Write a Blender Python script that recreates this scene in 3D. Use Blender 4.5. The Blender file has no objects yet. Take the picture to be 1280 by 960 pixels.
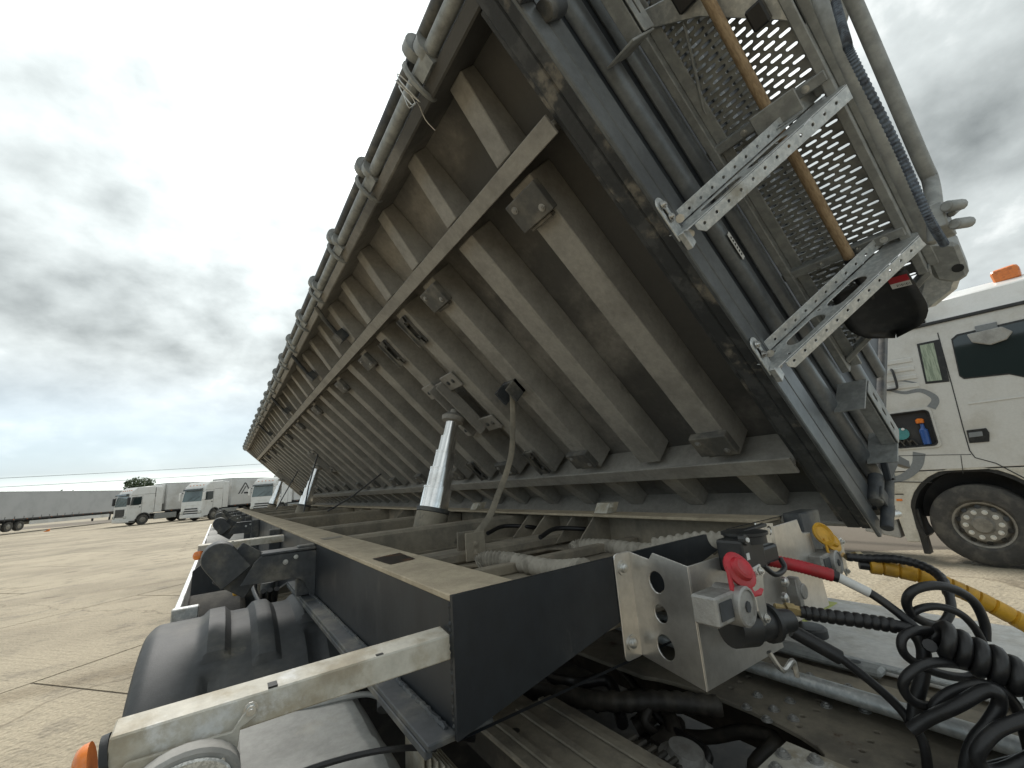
import bpy, bmesh, math, random
from mathutils import Vector, Matrix, Euler
random.seed(11)
scene = bpy.context.scene
col = scene.collection
R = math.radians

# ------------------------------------------------------------------ camera, sky, sun, exposure
cam_d = bpy.data.cameras.new('camera'); cam = bpy.data.objects.new('camera', cam_d); col.objects.link(cam)
cam_d.sensor_width = 36; cam_d.lens = 14.552; cam_d.clip_start = 0.02; cam_d.clip_end = 5000
M3 = Matrix([[0.824338, -0.068423, -0.561948], [-0.561313, -0.227601, -0.795692], [-0.073456, 0.971348, -0.226027]])
cam.matrix_world = Matrix.Translation((0, 0, 1.6)) @ M3.to_4x4()
scene.camera = cam

SUN = Vector((0.15, 0.61, 0.778)).normalized()
world = bpy.data.worlds.new('World'); scene.world = world; world.use_nodes = True
nt = world.node_tree; N = nt.nodes; L = nt.links; N.clear()
def wn(t, **k):
    n = N.new(t)
    for a, b in k.items(): setattr(n, a, b)
    return n
def wmath(op, a, b=None, c=None):
    n = wn('ShaderNodeMath', operation=op)
    for i, v in enumerate((a, b, c)):
        if v is None: continue
        if isinstance(v, (int, float)): n.inputs[i].default_value = v
        else: L.new(v, n.inputs[i])
    return n.outputs[0]
out = wn('ShaderNodeOutputWorld'); bg = wn('ShaderNodeBackground'); bg.inputs['Strength'].default_value = 0.1
sky = wn('ShaderNodeTexSky'); sky.sky_type = 'NISHITA'; sky.sun_disc = False
sky.sun_elevation = math.asin(SUN.z); sky.sun_rotation = math.atan2(SUN.x, SUN.y); sky.air_density = 1.2; sky.dust_density = 2.0
tc = wn('ShaderNodeTexCoord'); sep = wn('ShaderNodeSeparateXYZ'); L.new(tc.outputs['Generated'], sep.inputs[0])
den = wmath('ADD', wmath('MAXIMUM', sep.outputs[2], 0.0), 0.50)
cx = wmath('DIVIDE', sep.outputs[0], den); cy = wmath('DIVIDE', sep.outputs[1], den)
comb = wn('ShaderNodeCombineXYZ'); L.new(cx, comb.inputs[0]); L.new(cy, comb.inputs[1])
def wnoise(scale, detail, rough, off, dist=0.0):
    mp = wn('ShaderNodeMapping'); mp.inputs['Location'].default_value = off; L.new(comb.outputs[0], mp.inputs[0])
    n = wn('ShaderNodeTexNoise'); n.inputs['Scale'].default_value = scale; n.inputs['Detail'].default_value = detail
    n.inputs['Roughness'].default_value = rough; n.inputs['Distortion'].default_value = dist
    L.new(mp.outputs[0], n.inputs[0]); return n.outputs[0]
n1 = wnoise(2.1, 9, 0.52, (16.1, 9.7, 0.0), 0.05)
n2 = wnoise(6.0, 6, 0.55, (0.4, 7.7, 2.0), 0.1)
dens = wmath('ADD', wmath('MULTIPLY', n1, 0.72), wmath('MULTIPLY', n2, 0.28))
ramp = wn('ShaderNodeValToRGB'); L.new(dens, ramp.inputs[0])
e = ramp.color_ramp.elements
e[0].position = 0.36; e[0].color = (1.0, 1.02, 1.01, 1)
e[1].position = 0.68; e[1].color = (0.085, 0.10, 0.105, 1)
m = e.new(0.455); m.color = (0.52, 0.56, 0.56, 1)
# the veiled sun brightens the cloud round it
dot = wn('ShaderNodeVectorMath', operation='DOT_PRODUCT'); L.new(tc.outputs['Generated'], dot.inputs[0]); dot.inputs[1].default_value = SUN
glow = wmath('POWER', wmath('MAXIMUM', dot.outputs['Value'], 0.0), 7.0)
gain = wmath('ADD', wmath('MULTIPLY', glow, 0.50), 0.36)
cl = wn('ShaderNodeVectorMath', operation='SCALE'); L.new(ramp.outputs[0], cl.inputs[0]); L.new(wmath('MULTIPLY', gain, 10.0), cl.inputs['Scale'])
# towards the horizon the cloud turns slate blue with pale streaks under it, and thin places let clear sky through
n3 = wnoise(0.35, 5, 0.55, (9.0, 2.0, 5.0))
zz_ = wmath('ADD', sep.outputs[2], wmath('MULTIPLY', wmath('SUBTRACT', n3, 0.5), 0.06))
hr = wn('ShaderNodeValToRGB'); L.new(wmath('MULTIPLY', zz_, 4.0), hr.inputs[0]); he = hr.color_ramp.elements
he[0].position = 0.04; he[0].color = (2.5, 3.0, 3.1, 1); he[1].position = 0.9; he[1].color = (3.0, 3.3, 3.4, 1)
for p_, c_ in ((0.15, (2.4, 3.0, 3.2, 1)), (0.26, (0.62, 1.02, 1.5, 1)), (0.48, (0.85, 1.2, 1.55, 1))): q_ = he.new(p_); q_.color = c_
low = wn('ShaderNodeMapRange'); low.interpolation_type = 'SMOOTHSTEP'; L.new(zz_, low.inputs[0]); low.inputs[1].default_value = 0.05; low.inputs[2].default_value = 0.28
low.inputs[3].default_value = 0.85; low.inputs[4].default_value = 0.0
mixh = wn('ShaderNodeMix', data_type='RGBA'); L.new(low.outputs[0], mixh.inputs[0]); L.new(cl.outputs[0], mixh.inputs[6]); L.new(hr.outputs[0], mixh.inputs[7])
mix = wn('ShaderNodeMix', data_type='RGBA'); L.new(wmath('MULTIPLY', low.outputs[0], 0.22), mix.inputs[0]); L.new(mixh.outputs[2], mix.inputs[6]); L.new(sky.outputs[0], mix.inputs[7])
L.new(mix.outputs[2], bg.inputs[0]); L.new(bg.outputs[0], out.inputs[0])

sun_d = bpy.data.lights.new('sun', 'SUN'); sun = bpy.data.objects.new('sun', sun_d); col.objects.link(sun)
sun_d.energy = 1.1; sun_d.angle = R(18); sun_d.color = (1.0, 0.96, 0.9)
sun.rotation_euler = (-SUN).to_track_quat('-Z', 'Y').to_euler()
vs = scene.view_settings; vs.view_transform = 'Standard'; vs.look = 'None'; vs.gamma = 1.0; vs.exposure = 1.95; vs.use_curve_mapping = False

# ------------------------------------------------------------------ materials
def mat(name, base, rough=0.5, metal=0.0, second=None, lo=0.45, hi=0.6, scale=6.0, detail=6.0, bump=0.0, bscale=60.0,
        stretch=(1, 1, 1), fine=0.12, coat=0.0, trans=0.0, emit=None, third=None, tlo=0.55, thi=0.62, tscale=2.0, rand=0.0, rough2=None):
    m = bpy.data.materials.new(name); m.use_nodes = True
    t = m.node_tree; n = t.nodes; l = t.links
    b = n['Principled BSDF']; b.inputs['Roughness'].default_value = rough; b.inputs['Metallic'].default_value = metal
    if coat: b.inputs['Coat Weight'].default_value = coat
    if trans: b.inputs['Transmission Weight'].default_value = trans
    if emit: b.inputs['Emission Color'].default_value = (*emit[0], 1); b.inputs['Emission Strength'].default_value = emit[1]
    geo = n.new('ShaderNodeNewGeometry'); mp = n.new('ShaderNodeMapping'); mp.inputs['Scale'].default_value = stretch
    l.new(geo.outputs['Position'], mp.inputs[0])
    def noise(s, d, ro=0.6):
        x = n.new('ShaderNodeTexNoise'); x.inputs['Scale'].default_value = s; x.inputs['Detail'].default_value = d; x.inputs['Roughness'].default_value = ro
        l.new(mp.outputs[0], x.inputs[0]); return x.outputs[0]
    def mixc(f, a, c):
        x = n.new('ShaderNodeMix'); x.data_type = 'RGBA'; l.new(f, x.inputs[0])
        for i, v in ((6, a), (7, c)):
            if isinstance(v, tuple): x.inputs[i].default_value = (*v, 1)
            else: l.new(v, x.inputs[i])
        return x.outputs[2]
    def rng(f, a, c, o0=0.0, o1=1.0):
        x = n.new('ShaderNodeMapRange'); x.interpolation_type = 'SMOOTHSTEP'; l.new(f, x.inputs[0])
        x.inputs[1].default_value = a; x.inputs[2].default_value = c; x.inputs[3].default_value = o0; x.inputs[4].default_value = o1
        return x.outputs[0]
    c = base
    if second is not None:
        f = rng(noise(scale, detail), lo, hi); c = mixc(f, base, second)
        if rough2 is not None: l.new(rng(noise(scale, detail), lo, hi, rough, rough2), b.inputs['Roughness'])
    if third is not None:
        f = rng(noise(tscale, 8, 0.68), tlo, thi); c = mixc(f, c, third)
    if fine:
        v = rng(noise(38.0, 5, 0.7), 0.25, 0.75, 1 - fine, 1 + fine)
        if rand:
            oi = n.new('ShaderNodeObjectInfo'); rr_ = rng(oi.outputs['Random'], 0, 1, 1 - rand, 1 + rand)
            mm = n.new('ShaderNodeMath'); mm.operation = 'MULTIPLY'; l.new(v, mm.inputs[0]); l.new(rr_, mm.inputs[1]); v = mm.outputs[0]
        x = n.new('ShaderNodeVectorMath'); x.operation = 'SCALE'
        if isinstance(c, tuple): x.inputs[0].default_value = c
        else: l.new(c, x.inputs[0])
        l.new(v, x.inputs['Scale']); c = x.outputs[0]
    if isinstance(c, tuple): b.inputs['Base Color'].default_value = (*c, 1)
    else: l.new(c, b.inputs['Base Color'])
    if bump:
        bp = n.new('ShaderNodeBump'); bp.inputs['Strength'].default_value = bump; bp.inputs['Distance'].default_value = 0.01
        l.new(noise(bscale, 4), bp.inputs['Height']); l.new(bp.outputs[0], b.inputs['Normal'])
    return m

DUST = (0.30, 0.255, 0.185)
M = dict(
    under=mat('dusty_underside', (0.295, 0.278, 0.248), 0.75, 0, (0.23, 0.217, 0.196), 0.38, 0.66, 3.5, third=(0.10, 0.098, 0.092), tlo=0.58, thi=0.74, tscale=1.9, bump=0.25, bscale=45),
    rib=mat('dusty_rib', (0.315, 0.298, 0.266), 0.7, 0, (0.235, 0.222, 0.199), 0.40, 0.68, 5, third=(0.12, 0.118, 0.11), tlo=0.62, thi=0.74, tscale=4, bump=0.2),
    splash=mat('mud_splashed_paint', (0.030, 0.033, 0.036), 0.6, 0, (0.20, 0.182, 0.15), 0.54, 0.66, 7, 13, third=(0.06, 0.063, 0.065), tlo=0.5, thi=0.6, tscale=9, bump=0.2),
    dark=mat('anthracite_paint', (0.009, 0.012, 0.016), 0.42, 0.0, (0.022, 0.025, 0.028), 0.48, 0.75, 3.0, fine=0.2, rough2=0.6, stretch=(1, 1, 0.55), third=(0.05, 0.05, 0.048), tlo=0.57, thi=0.72, tscale=11),
    darkd=mat('dusty_anthracite_paint', (0.045, 0.05, 0.056), 0.6, 0, (0.16, 0.15, 0.125), 0.42, 0.72, 7.0, fine=0.25),
    strip=mat('graphite_painted_profile', (0.135, 0.146, 0.152), 0.36, 0.3, (0.09, 0.098, 0.104), 0.4, 0.65, 4.0, fine=0.15),
    topdust=mat('dust_covered_steel', (0.42, 0.355, 0.255), 0.95, 0, (0.34, 0.285, 0.205), 0.4, 0.65, 9, third=(0.20, 0.17, 0.13), tlo=0.63, thi=0.72, tscale=5, bump=0.3, bscale=160),
    rust=mat('bare_rusty_steel', (0.03, 0.024, 0.022), 0.4, 0.4, (0.13, 0.055, 0.025), 0.5, 0.62, 14),
    tan=mat('dusty_chassis_steel', (0.30, 0.265, 0.205), 0.9, 0, (0.20, 0.18, 0.145), 0.42, 0.65, 5, third=(0.06, 0.055, 0.05), tlo=0.62, thi=0.72, tscale=3, bump=0.25),
    galv=mat('galvanised_steel', (0.50, 0.52, 0.52), 0.5, 0.75, (0.62, 0.63, 0.62), 0.42, 0.6, 55, 3, third=(0.36, 0.34, 0.29), tlo=0.55, thi=0.72, tscale=5),
    galvd=mat('weathered_galvanised_steel', (0.27, 0.28, 0.275), 0.6, 0.35, (0.35, 0.36, 0.35), 0.4, 0.62, 18, 4, third=(0.18, 0.178, 0.165), tlo=0.55, thi=0.7, tscale=4),
    galvdust=mat('dusty_galvanised_steel', (0.50, 0.48, 0.42), 0.7, 0.2, (0.36, 0.32, 0.245), 0.42, 0.62, 11, 7, third=(0.62, 0.62, 0.6), tlo=0.56, thi=0.66, tscale=7, bump=0.15),
    steel=mat('brushed_stainless_plate', (0.66, 0.645, 0.615), 0.3, 0.9, (0.52, 0.50, 0.465), 0.36, 0.7, 4, 5, fine=0.1, rough2=0.55, bump=0.04, bscale=200),
    chrome=mat('chromed_rod', (0.84, 0.84, 0.835), 0.2, 1.0, (0.66, 0.65, 0.63), 0.45, 0.75, 9, 4, fine=0),
    zinc=mat('zinc_plated_metal', (0.62, 0.62, 0.60), 0.32, 0.9, (0.4, 0.39, 0.37), 0.5, 0.7, 30),
    cast=mat('cast_aluminium', (0.36, 0.355, 0.34), 0.55, 0.6, (0.27, 0.26, 0.24), 0.45, 0.65, 22, bump=0.2, bscale=220),
    brass=mat('brass_fitting', (0.42, 0.33, 0.17), 0.4, 0.9, (0.3, 0.25, 0.15), 0.45, 0.6, 30),
    black=mat('black_plastic', (0.016, 0.017, 0.018), 0.42, 0, (0.035, 0.035, 0.034), 0.45, 0.7, 16),
    blackd=mat('dusty_black_plastic', (0.045, 0.048, 0.051), 0.6, 0, (0.095, 0.092, 0.083), 0.44, 0.75, 4.5, 7, third=(0.22, 0.2, 0.155), tlo=0.6, thi=0.8, tscale=3.2, fine=0.15, bump=0.08, bscale=180),
    greyp=mat('grey_dusty_plastic', (0.33, 0.325, 0.305), 0.7, 0, (0.23, 0.225, 0.21), 0.42, 0.68, 4, third=(0.34, 0.32, 0.275), tlo=0.56, thi=0.74, tscale=6, bump=0.1),
    rubber=mat('black_rubber', (0.014, 0.014, 0.015), 0.4, 0, (0.03, 0.029, 0.027), 0.5, 0.75, 20, bump=0.1, bscale=120),
    tyre=mat('dusty_tyre_rubber', (0.055, 0.053, 0.05), 0.88, 0, (0.10, 0.094, 0.082), 0.42, 0.65, 6, bump=0.2),
    hose=mat('dusty_corrugated_conduit', (0.36, 0.335, 0.285), 0.9, 0, (0.24, 0.222, 0.185), 0.45, 0.65, 14),
    red=mat('red_plastic', (0.47, 0.022, 0.035), 0.48, 0, (0.33, 0.03, 0.03), 0.45, 0.7, 14, fine=0.12, third=(0.34, 0.12, 0.10), tlo=0.6, thi=0.8, tscale=24, bump=0.05, bscale=90),
    yellow=mat('yellow_plastic', (0.56, 0.30, 0.015), 0.5, 0, (0.40, 0.22, 0.03), 0.45, 0.72, 14, fine=0.15, third=(0.36, 0.27, 0.14), tlo=0.58, thi=0.8, tscale=22, bump=0.05, bscale=90),
    orange=mat('orange_lens', (0.72, 0.19, 0.02), 0.25, 0, (0.5, 0.12, 0.015), 0.5, 0.7, 18, coat=0.5),
    wood=mat('worn_ash_wood', (0.40, 0.29, 0.175), 0.65, 0, (0.27, 0.185, 0.105), 0.42, 0.62, 12, 8, stretch=(3, 14, 3), third=(0.13, 0.09, 0.055), tlo=0.6, thi=0.75, tscale=9),
    white=mat('white_truck_paint', (0.66, 0.662, 0.645), 0.32, 0, (0.56, 0.55, 0.52), 0.45, 0.75, 2.2, fine=0.04, coat=0.3),
    whited=mat('dirty_white_truck_paint', (0.60, 0.598, 0.575), 0.4, 0, (0.50, 0.485, 0.445), 0.45, 0.75, 2.5, 8, fine=0.05, third=(0.46, 0.43, 0.36), tlo=0.66, thi=0.85, tscale=4, coat=0.2),
    sill=mat('mud_stained_white_paint', (0.58, 0.555, 0.49), 0.6, 0, (0.44, 0.41, 0.34), 0.42, 0.7, 4.0, 8, fine=0.12),
    glass=mat('tinted_glass', (0.022, 0.032, 0.033), 0.06, 0, fine=0, coat=0.6),
    screen=mat('windscreen_glass', (0.10, 0.145, 0.15), 0.08, 0, (0.05, 0.075, 0.08), 0.4, 0.7, 0.6, fine=0, coat=0.6),
    curtain=mat('pale_green_curtain', (0.36, 0.42, 0.33), 0.9, 0, (0.22, 0.27, 0.21), 0.42, 0.6, 9, 3, stretch=(1, 6, 0.6)),
    decal=mat('grey_vinyl_stripe', (0.20, 0.215, 0.225), 0.5, 0, fine=0.1),
    tarp=mat('grey_trailer_curtain', (0.40, 0.41, 0.42), 0.7, 0, (0.35, 0.36, 0.37), 0.4, 0.7, 0.8, fine=0.04),
    box=mat('white_box_trailer', (0.58, 0.585, 0.575), 0.5, 0, (0.44, 0.435, 0.41), 0.42, 0.7, 0.7, fine=0.04),
    farblack=mat('far_black_chassis', (0.03, 0.031, 0.034), 0.7, 0, (0.06, 0.058, 0.055), 0.45, 0.7, 3),
    bark=mat('bark', (0.09, 0.07, 0.05), 0.9, 0, (0.05, 0.04, 0.03), 0.4, 0.6, 8),
    leaf=mat('foliage', (0.055, 0.085, 0.03), 0.7, 0, (0.03, 0.052, 0.02), 0.4, 0.62, 0.9, fine=0.2, rand=0.2),
    wire=mat('power_cable', (0.05, 0.05, 0.055), 0.6, 0, fine=0),
    rim=mat('dusty_steel_rim', (0.27, 0.255, 0.225), 0.55, 0.3, (0.19, 0.178, 0.155), 0.42, 0.65, 10),
    nut=mat('wheel_nut_cap', (0.75, 0.75, 0.72), 0.35, 0.5, fine=0.05),
    paper=mat('printed_white_label', (0.66, 0.66, 0.64), 0.6, 0, fine=0.05),
    lime=mat('lime_reflective_film', (0.50, 0.55, 0.07), 0.5, 0, (0.40, 0.42, 0.12), 0.45, 0.65, 12),
    walk=mat('scuffed_aluminium_deck', (0.70, 0.69, 0.66), 0.55, 0.15, (0.50, 0.475, 0.42), 0.45, 0.68, 6, 8, third=(0.7, 0.7, 0.68), tlo=0.54, thi=0.66, tscale=10, bump=0.2, bscale=70),
    greasy=mat('greasy_dark_machinery', (0.035, 0.032, 0.028), 0.55, 0.1, (0.085, 0.075, 0.06), 0.45, 0.7, 12),
    plate=mat('dusty_drilled_plate', (0.23, 0.205, 0.16), 0.8, 0.1, (0.15, 0.135, 0.11), 0.42, 0.66, 8, third=(0.09, 0.05, 0.03), tlo=0.62, thi=0.7, tscale=6, bump=0.2),
    lamp=mat('clear_lamp_lens', (0.6, 0.6, 0.57), 0.2, 0.3, (0.4, 0.4, 0.38), 0.45, 0.55, 260, 2, coat=0.5),
    padm=mat('dusty_dark_pad', (0.085, 0.083, 0.077), 0.7, 0, (0.17, 0.157, 0.132), 0.42, 0.68, 9),
    blue=mat('blue_plastic_bottle', (0.03, 0.09, 0.3), 0.3), teal=mat('teal_plastic_can', (0.05, 0.22, 0.22), 0.4),
    bluehose=mat('blue_grey_spiral_hose', (0.10, 0.125, 0.16), 0.5, 0, (0.05, 0.06, 0.08), 0.45, 0.6, 60, 2),
)
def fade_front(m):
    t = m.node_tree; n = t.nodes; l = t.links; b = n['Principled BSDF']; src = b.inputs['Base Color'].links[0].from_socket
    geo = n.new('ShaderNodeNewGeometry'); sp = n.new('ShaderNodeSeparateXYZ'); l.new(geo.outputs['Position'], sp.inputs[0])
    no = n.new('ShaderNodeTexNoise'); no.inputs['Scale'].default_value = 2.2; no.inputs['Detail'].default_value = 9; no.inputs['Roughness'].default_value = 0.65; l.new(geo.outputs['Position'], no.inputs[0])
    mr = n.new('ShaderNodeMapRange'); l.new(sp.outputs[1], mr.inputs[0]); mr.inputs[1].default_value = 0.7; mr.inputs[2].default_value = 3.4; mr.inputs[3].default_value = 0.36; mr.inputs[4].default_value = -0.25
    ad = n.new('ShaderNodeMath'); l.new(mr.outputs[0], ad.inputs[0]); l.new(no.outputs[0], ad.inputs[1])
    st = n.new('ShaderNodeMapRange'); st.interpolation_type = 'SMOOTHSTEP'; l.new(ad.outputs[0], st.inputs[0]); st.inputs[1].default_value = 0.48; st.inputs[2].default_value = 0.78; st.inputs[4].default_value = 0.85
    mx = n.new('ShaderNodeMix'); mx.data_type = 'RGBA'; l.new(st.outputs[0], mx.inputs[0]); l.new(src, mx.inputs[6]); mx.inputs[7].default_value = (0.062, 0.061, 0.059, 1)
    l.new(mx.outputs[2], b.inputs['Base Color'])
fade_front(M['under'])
# the slabs' concrete: dusty, stained, with a faint tyre-worn and broom-marked relief
def concrete():
    m = mat('dusty_concrete', (0.320, 0.277, 0.202), 0.92, 0, (0.230, 0.197, 0.142), 0.40, 0.66, 0.30, 8, third=(0.185, 0.16, 0.12), tlo=0.50, thi=0.72, tscale=1.6, fine=0.22, rand=0.06)
    t = m.node_tree; n = t.nodes; l = t.links; b = n['Principled BSDF']
    geo = n.new('ShaderNodeNewGeometry'); mp = n.new('ShaderNodeMapping'); mp.inputs['Rotation'].default_value = (0, 0, R(-38))
    l.new(geo.outputs['Position'], mp.inputs[0])
    ch = n.new('ShaderNodeTexVoronoi'); ch.distance = 'CHEBYCHEV'; ch.inputs['Scale'].default_value = 13; ch.inputs['Randomness'].default_value = 0.06
    l.new(mp.outputs[0], ch.inputs[0])
    no = n.new('ShaderNodeTexNoise'); no.inputs['Scale'].default_value = 22; no.inputs['Detail'].default_value = 8; l.new(mp.outputs[0], no.inputs[0])
    big = n.new('ShaderNodeTexNoise'); big.inputs['Scale'].default_value = 1.1; big.inputs['Detail'].default_value = 5; l.new(mp.outputs[0], big.inputs[0])
    a = n.new('ShaderNodeMath'); a.operation = 'MULTIPLY'; l.new(ch.outputs['Distance'], a.inputs[0]); l.new(big.outputs[0], a.inputs[1])
    s = n.new('ShaderNodeMath'); s.operation = 'ADD'; l.new(a.outputs[0], s.inputs[0]); l.new(no.outputs[0], s.inputs[1])
    bp = n.new('ShaderNodeBump'); bp.inputs['Strength'].default_value = 0.9; bp.inputs['Distance'].default_value = 0.03
    l.new(s.outputs[0], bp.inputs['Height']); l.new(bp.outputs[0], b.inputs['Normal'])
    col_ = b.inputs['Base Color'].links[0].from_socket
    def mul(src, fac, c):
        mx = n.new('ShaderNodeMix'); mx.data_type = 'RGBA'; mx.blend_type = 'MULTIPLY'; l.new(fac, mx.inputs[0]); l.new(src, mx.inputs[6]); mx.inputs[7].default_value = (*c, 1); return mx.outputs[2]
    def step(src, a0, a1, o0=0.0, o1=1.0):
        x = n.new('ShaderNodeMapRange'); x.interpolation_type = 'SMOOTHSTEP'; l.new(src, x.inputs[0]); x.inputs[1].default_value = a0; x.inputs[2].default_value = a1; x.inputs[3].default_value = o0; x.inputs[4].default_value = o1; return x.outputs[0]
    tm = n.new('ShaderNodeMapping'); tm.inputs['Rotation'].default_value = (0, 0, R(62)); tm.inputs['Scale'].default_value = (0.07, 1.5, 1); l.new(geo.outputs['Position'], tm.inputs[0])
    tn = n.new('ShaderNodeTexNoise'); tn.inputs['Scale'].default_value = 1.0; tn.inputs['Detail'].default_value = 5; tn.inputs['Roughness'].default_value = 0.6; l.new(tm.outputs[0], tn.inputs[0])
    col_ = mul(col_, step(tn.outputs[0], 0.52, 0.72, 0.0, 0.65), (0.62, 0.58, 0.52))
    wob = n.new('ShaderNodeTexNoise'); wob.inputs['Scale'].default_value = 1.7; wob.inputs['Detail'].default_value = 6; l.new(geo.outputs['Position'], wob.inputs[0])
    vm = n.new('ShaderNodeVectorMath'); vm.operation = 'MULTIPLY_ADD'; l.new(wob.outputs['Color'], vm.inputs[0]); vm.inputs[1].default_value = (0.9, 0.9, 0); l.new(geo.outputs['Position'], vm.inputs[2])
    cr = n.new('ShaderNodeTexVoronoi'); cr.feature = 'DISTANCE_TO_EDGE'; cr.inputs['Scale'].default_value = 0.10; l.new(vm.outputs[0], cr.inputs[0])
    col_ = mul(col_, step(cr.outputs['Distance'], 0.0008, 0.003, 0.45, 0.0), (0.35, 0.31, 0.26))
    sp = n.new('ShaderNodeTexVoronoi'); sp.inputs['Scale'].default_value = 0.7; l.new(vm.outputs[0], sp.inputs[0])
    col_ = mul(col_, step(sp.outputs['Distance'], 0.05, 0.16, 0.6, 0.0), (0.42, 0.39, 0.36))
    l.new(col_, b.inputs['Base Color'])
    return m
M['concrete'] = concrete()
M['soil'] = mat('dusty_far_yard', (0.27, 0.235, 0.175), 0.95, 0, (0.20, 0.18, 0.13), 0.4, 0.7, 0.05, fine=0.1)
M['joint'] = mat('joint_dirt', (0.12, 0.10, 0.075), 0.95)

# ------------------------------------------------------------------ mesh helpers
def sub(a, b): return Vector(a) - Vector(b)
APART = {'bolt', 'rubber_block', 'strap_lug', 'rail_hole', 'grille_slot', 'chassis_frame', 'guard_bracket', 'arm_slot', 'valve_port'}
class MB:
    def __init__(self, tf=None): self.v = []; self.f = []; self.tf = tf
    def add(self, vs, fs):
        o = len(self.v)
        for p in vs: self.v.append(tuple(self.tf(*p)) if self.tf else tuple(p))
        for q in fs: self.f.append([i + o for i in q])
        return self
    def box(self, x0, x1, y0, y1, z0, z1):
        vs = [(x, y, z) for x in (x0, x1) for y in (y0, y1) for z in (z0, z1)]
        return self.add(vs, [(0, 1, 3, 2), (4, 6, 7, 5), (0, 4, 5, 1), (2, 3, 7, 6), (0, 2, 6, 4), (1, 5, 7, 3)])
    def obox(self, c, ax, ay, az):                      # centre and three half-axis vectors
        c = Vector(c); ax = Vector(ax); ay = Vector(ay); az = Vector(az)
        vs = [c + ax * i + ay * j + az * k for i in (-1, 1) for j in (-1, 1) for k in (-1, 1)]
        return self.add(vs, [(0, 1, 3, 2), (4, 6, 7, 5), (0, 4, 5, 1), (2, 3, 7, 6), (0, 2, 6, 4), (1, 5, 7, 3)])
    def beam(self, a, b, w, h, up=(0, 0, 1)):            # box beam from a to b
        a = Vector(a); b = Vector(b); d = b - a; s = d.cross(Vector(up)).normalized(); u = s.cross(d).normalized()
        return self.obox((a + b) / 2, d / 2, s * w / 2, u * h / 2)
    def prism(self, poly, vec):
        n = len(poly); vec = Vector(vec); a = [Vector(p) for p in poly]; vs = a + [p + vec for p in a]
        return self.add(vs, [list(range(n)), list(range(2 * n - 1, n - 1, -1))] + [(i, (i + 1) % n, (i + 1) % n + n, i + n) for i in range(n)])
    def tube(self, pts, r, n=10, cap=True, squash=None):
        pts = [Vector(p) for p in pts]; k = len(pts); rs = r if isinstance(r, (list, tuple)) else [r] * k
        up = None; vs = []
        for i, p in enumerate(pts):
            d = (pts[min(i + 1, k - 1)] - pts[max(i - 1, 0)])
            if d.length < 1e-9: d = Vector((0, 0, 1))
            d.normalize()
            if up is None:
                up = d.orthogonal().normalized()
                if squash: up = Vector(squash[2]); up = (up - d * up.dot(d)).normalized()
            else: up = (up - d * up.dot(d)).normalized()
            s = d.cross(up)
            for j in range(n):
                t = 2 * math.pi * j / n
                ca, sa = math.cos(t), math.sin(t)
                if squash: ca *= squash[0]; sa *= squash[1]
                vs.append(p + (up * ca + s * sa) * rs[i])
        fs = [(i * n + j, i * n + (j + 1) % n, (i + 1) * n + (j + 1) % n, (i + 1) * n + j) for i in range(k - 1) for j in range(n)]
        if cap: fs += [list(range(n - 1, -1, -1)), list(range((k - 1) * n, k * n))]
        return self.add(vs, fs)
    def cyl(self, a, b, r, n=16, r2=None): return self.tube([a, b], [r, r if r2 is None else r2], n)
    def lathe(self, o, d, prof, n=24, close=False):     # prof: (distance along d, radius)
        o = Vector(o); d = Vector(d).normalized(); u = d.orthogonal().normalized(); s = d.cross(u); vs = []
        for t, r in prof:
            for j in range(n):
                a = 2 * math.pi * j / n; vs.append(o + d * t + (u * math.cos(a) + s * math.sin(a)) * r)
        k = len(prof)
        fs = [(i * n + j, i * n + (j + 1) % n, (i + 1) * n + (j + 1) % n, (i + 1) * n + j) for i in range(k - 1) for j in range(n)]
        if close: fs += [((k - 1) * n + j, (k - 1) * n + (j + 1) % n, (j + 1) % n, j) for j in range(n)]
        else: fs += [list(range(n - 1, -1, -1)), list(range((k - 1) * n, k * n))]
        return self.add(vs, fs)
    def plate(self, outline, holes, th, o, ex, ey):       # a sheet with real holes, in the plane o + ex, ey
        o = Vector(o); ex = Vector(ex); ey = Vector(ey); ez = ex.cross(ey).normalized() * th
        bm = bmesh.new(); loops = []
        for lp in [outline] + list(holes):
            vv = [bm.verts.new((p[0], p[1], 0)) for p in lp]; loops.append(vv)
            for i in range(len(vv)): bm.edges.new((vv[i], vv[(i + 1) % len(vv)]))
        bm.verts.index_update(); bm.verts.ensure_lookup_table()
        bmesh.ops.triangle_fill(bm, use_beauty=True, edges=bm.edges[:])
        bm.verts.index_update()
        nv = len(bm.verts); cs = [(v.co.x, v.co.y) for v in bm.verts]
        tri = [[v.index for v in f.verts] for f in bm.faces]; ls = [[v.index for v in lp] for lp in loops]; bm.free()
        vs = [o + ex * a + ey * b for a, b in cs]; vs += [p + ez for p in vs]
        fs = tri + [[i + nv for i in reversed(t)] for t in tri]
        for lp in ls: fs += [(lp[i], lp[(i + 1) % len(lp)], lp[(i + 1) % len(lp)] + nv, lp[i] + nv) for i in range(len(lp))]
        return self.add(vs, fs)
    def mesh(self, name, material, smooth=None):
        me = bpy.data.meshes.new(name); me.from_pydata(self.v, [], self.f); me.update()
        bm = bmesh.new(); bm.from_mesh(me); bmesh.ops.recalc_face_normals(bm, faces=bm.faces[:]); bm.to_mesh(me); bm.free()
        if smooth is not None:
            me.shade_smooth(); me.set_sharp_from_angle(angle=R(smooth))
        me.materials.append(material if not isinstance(material, str) else M[material]); return me
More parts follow.
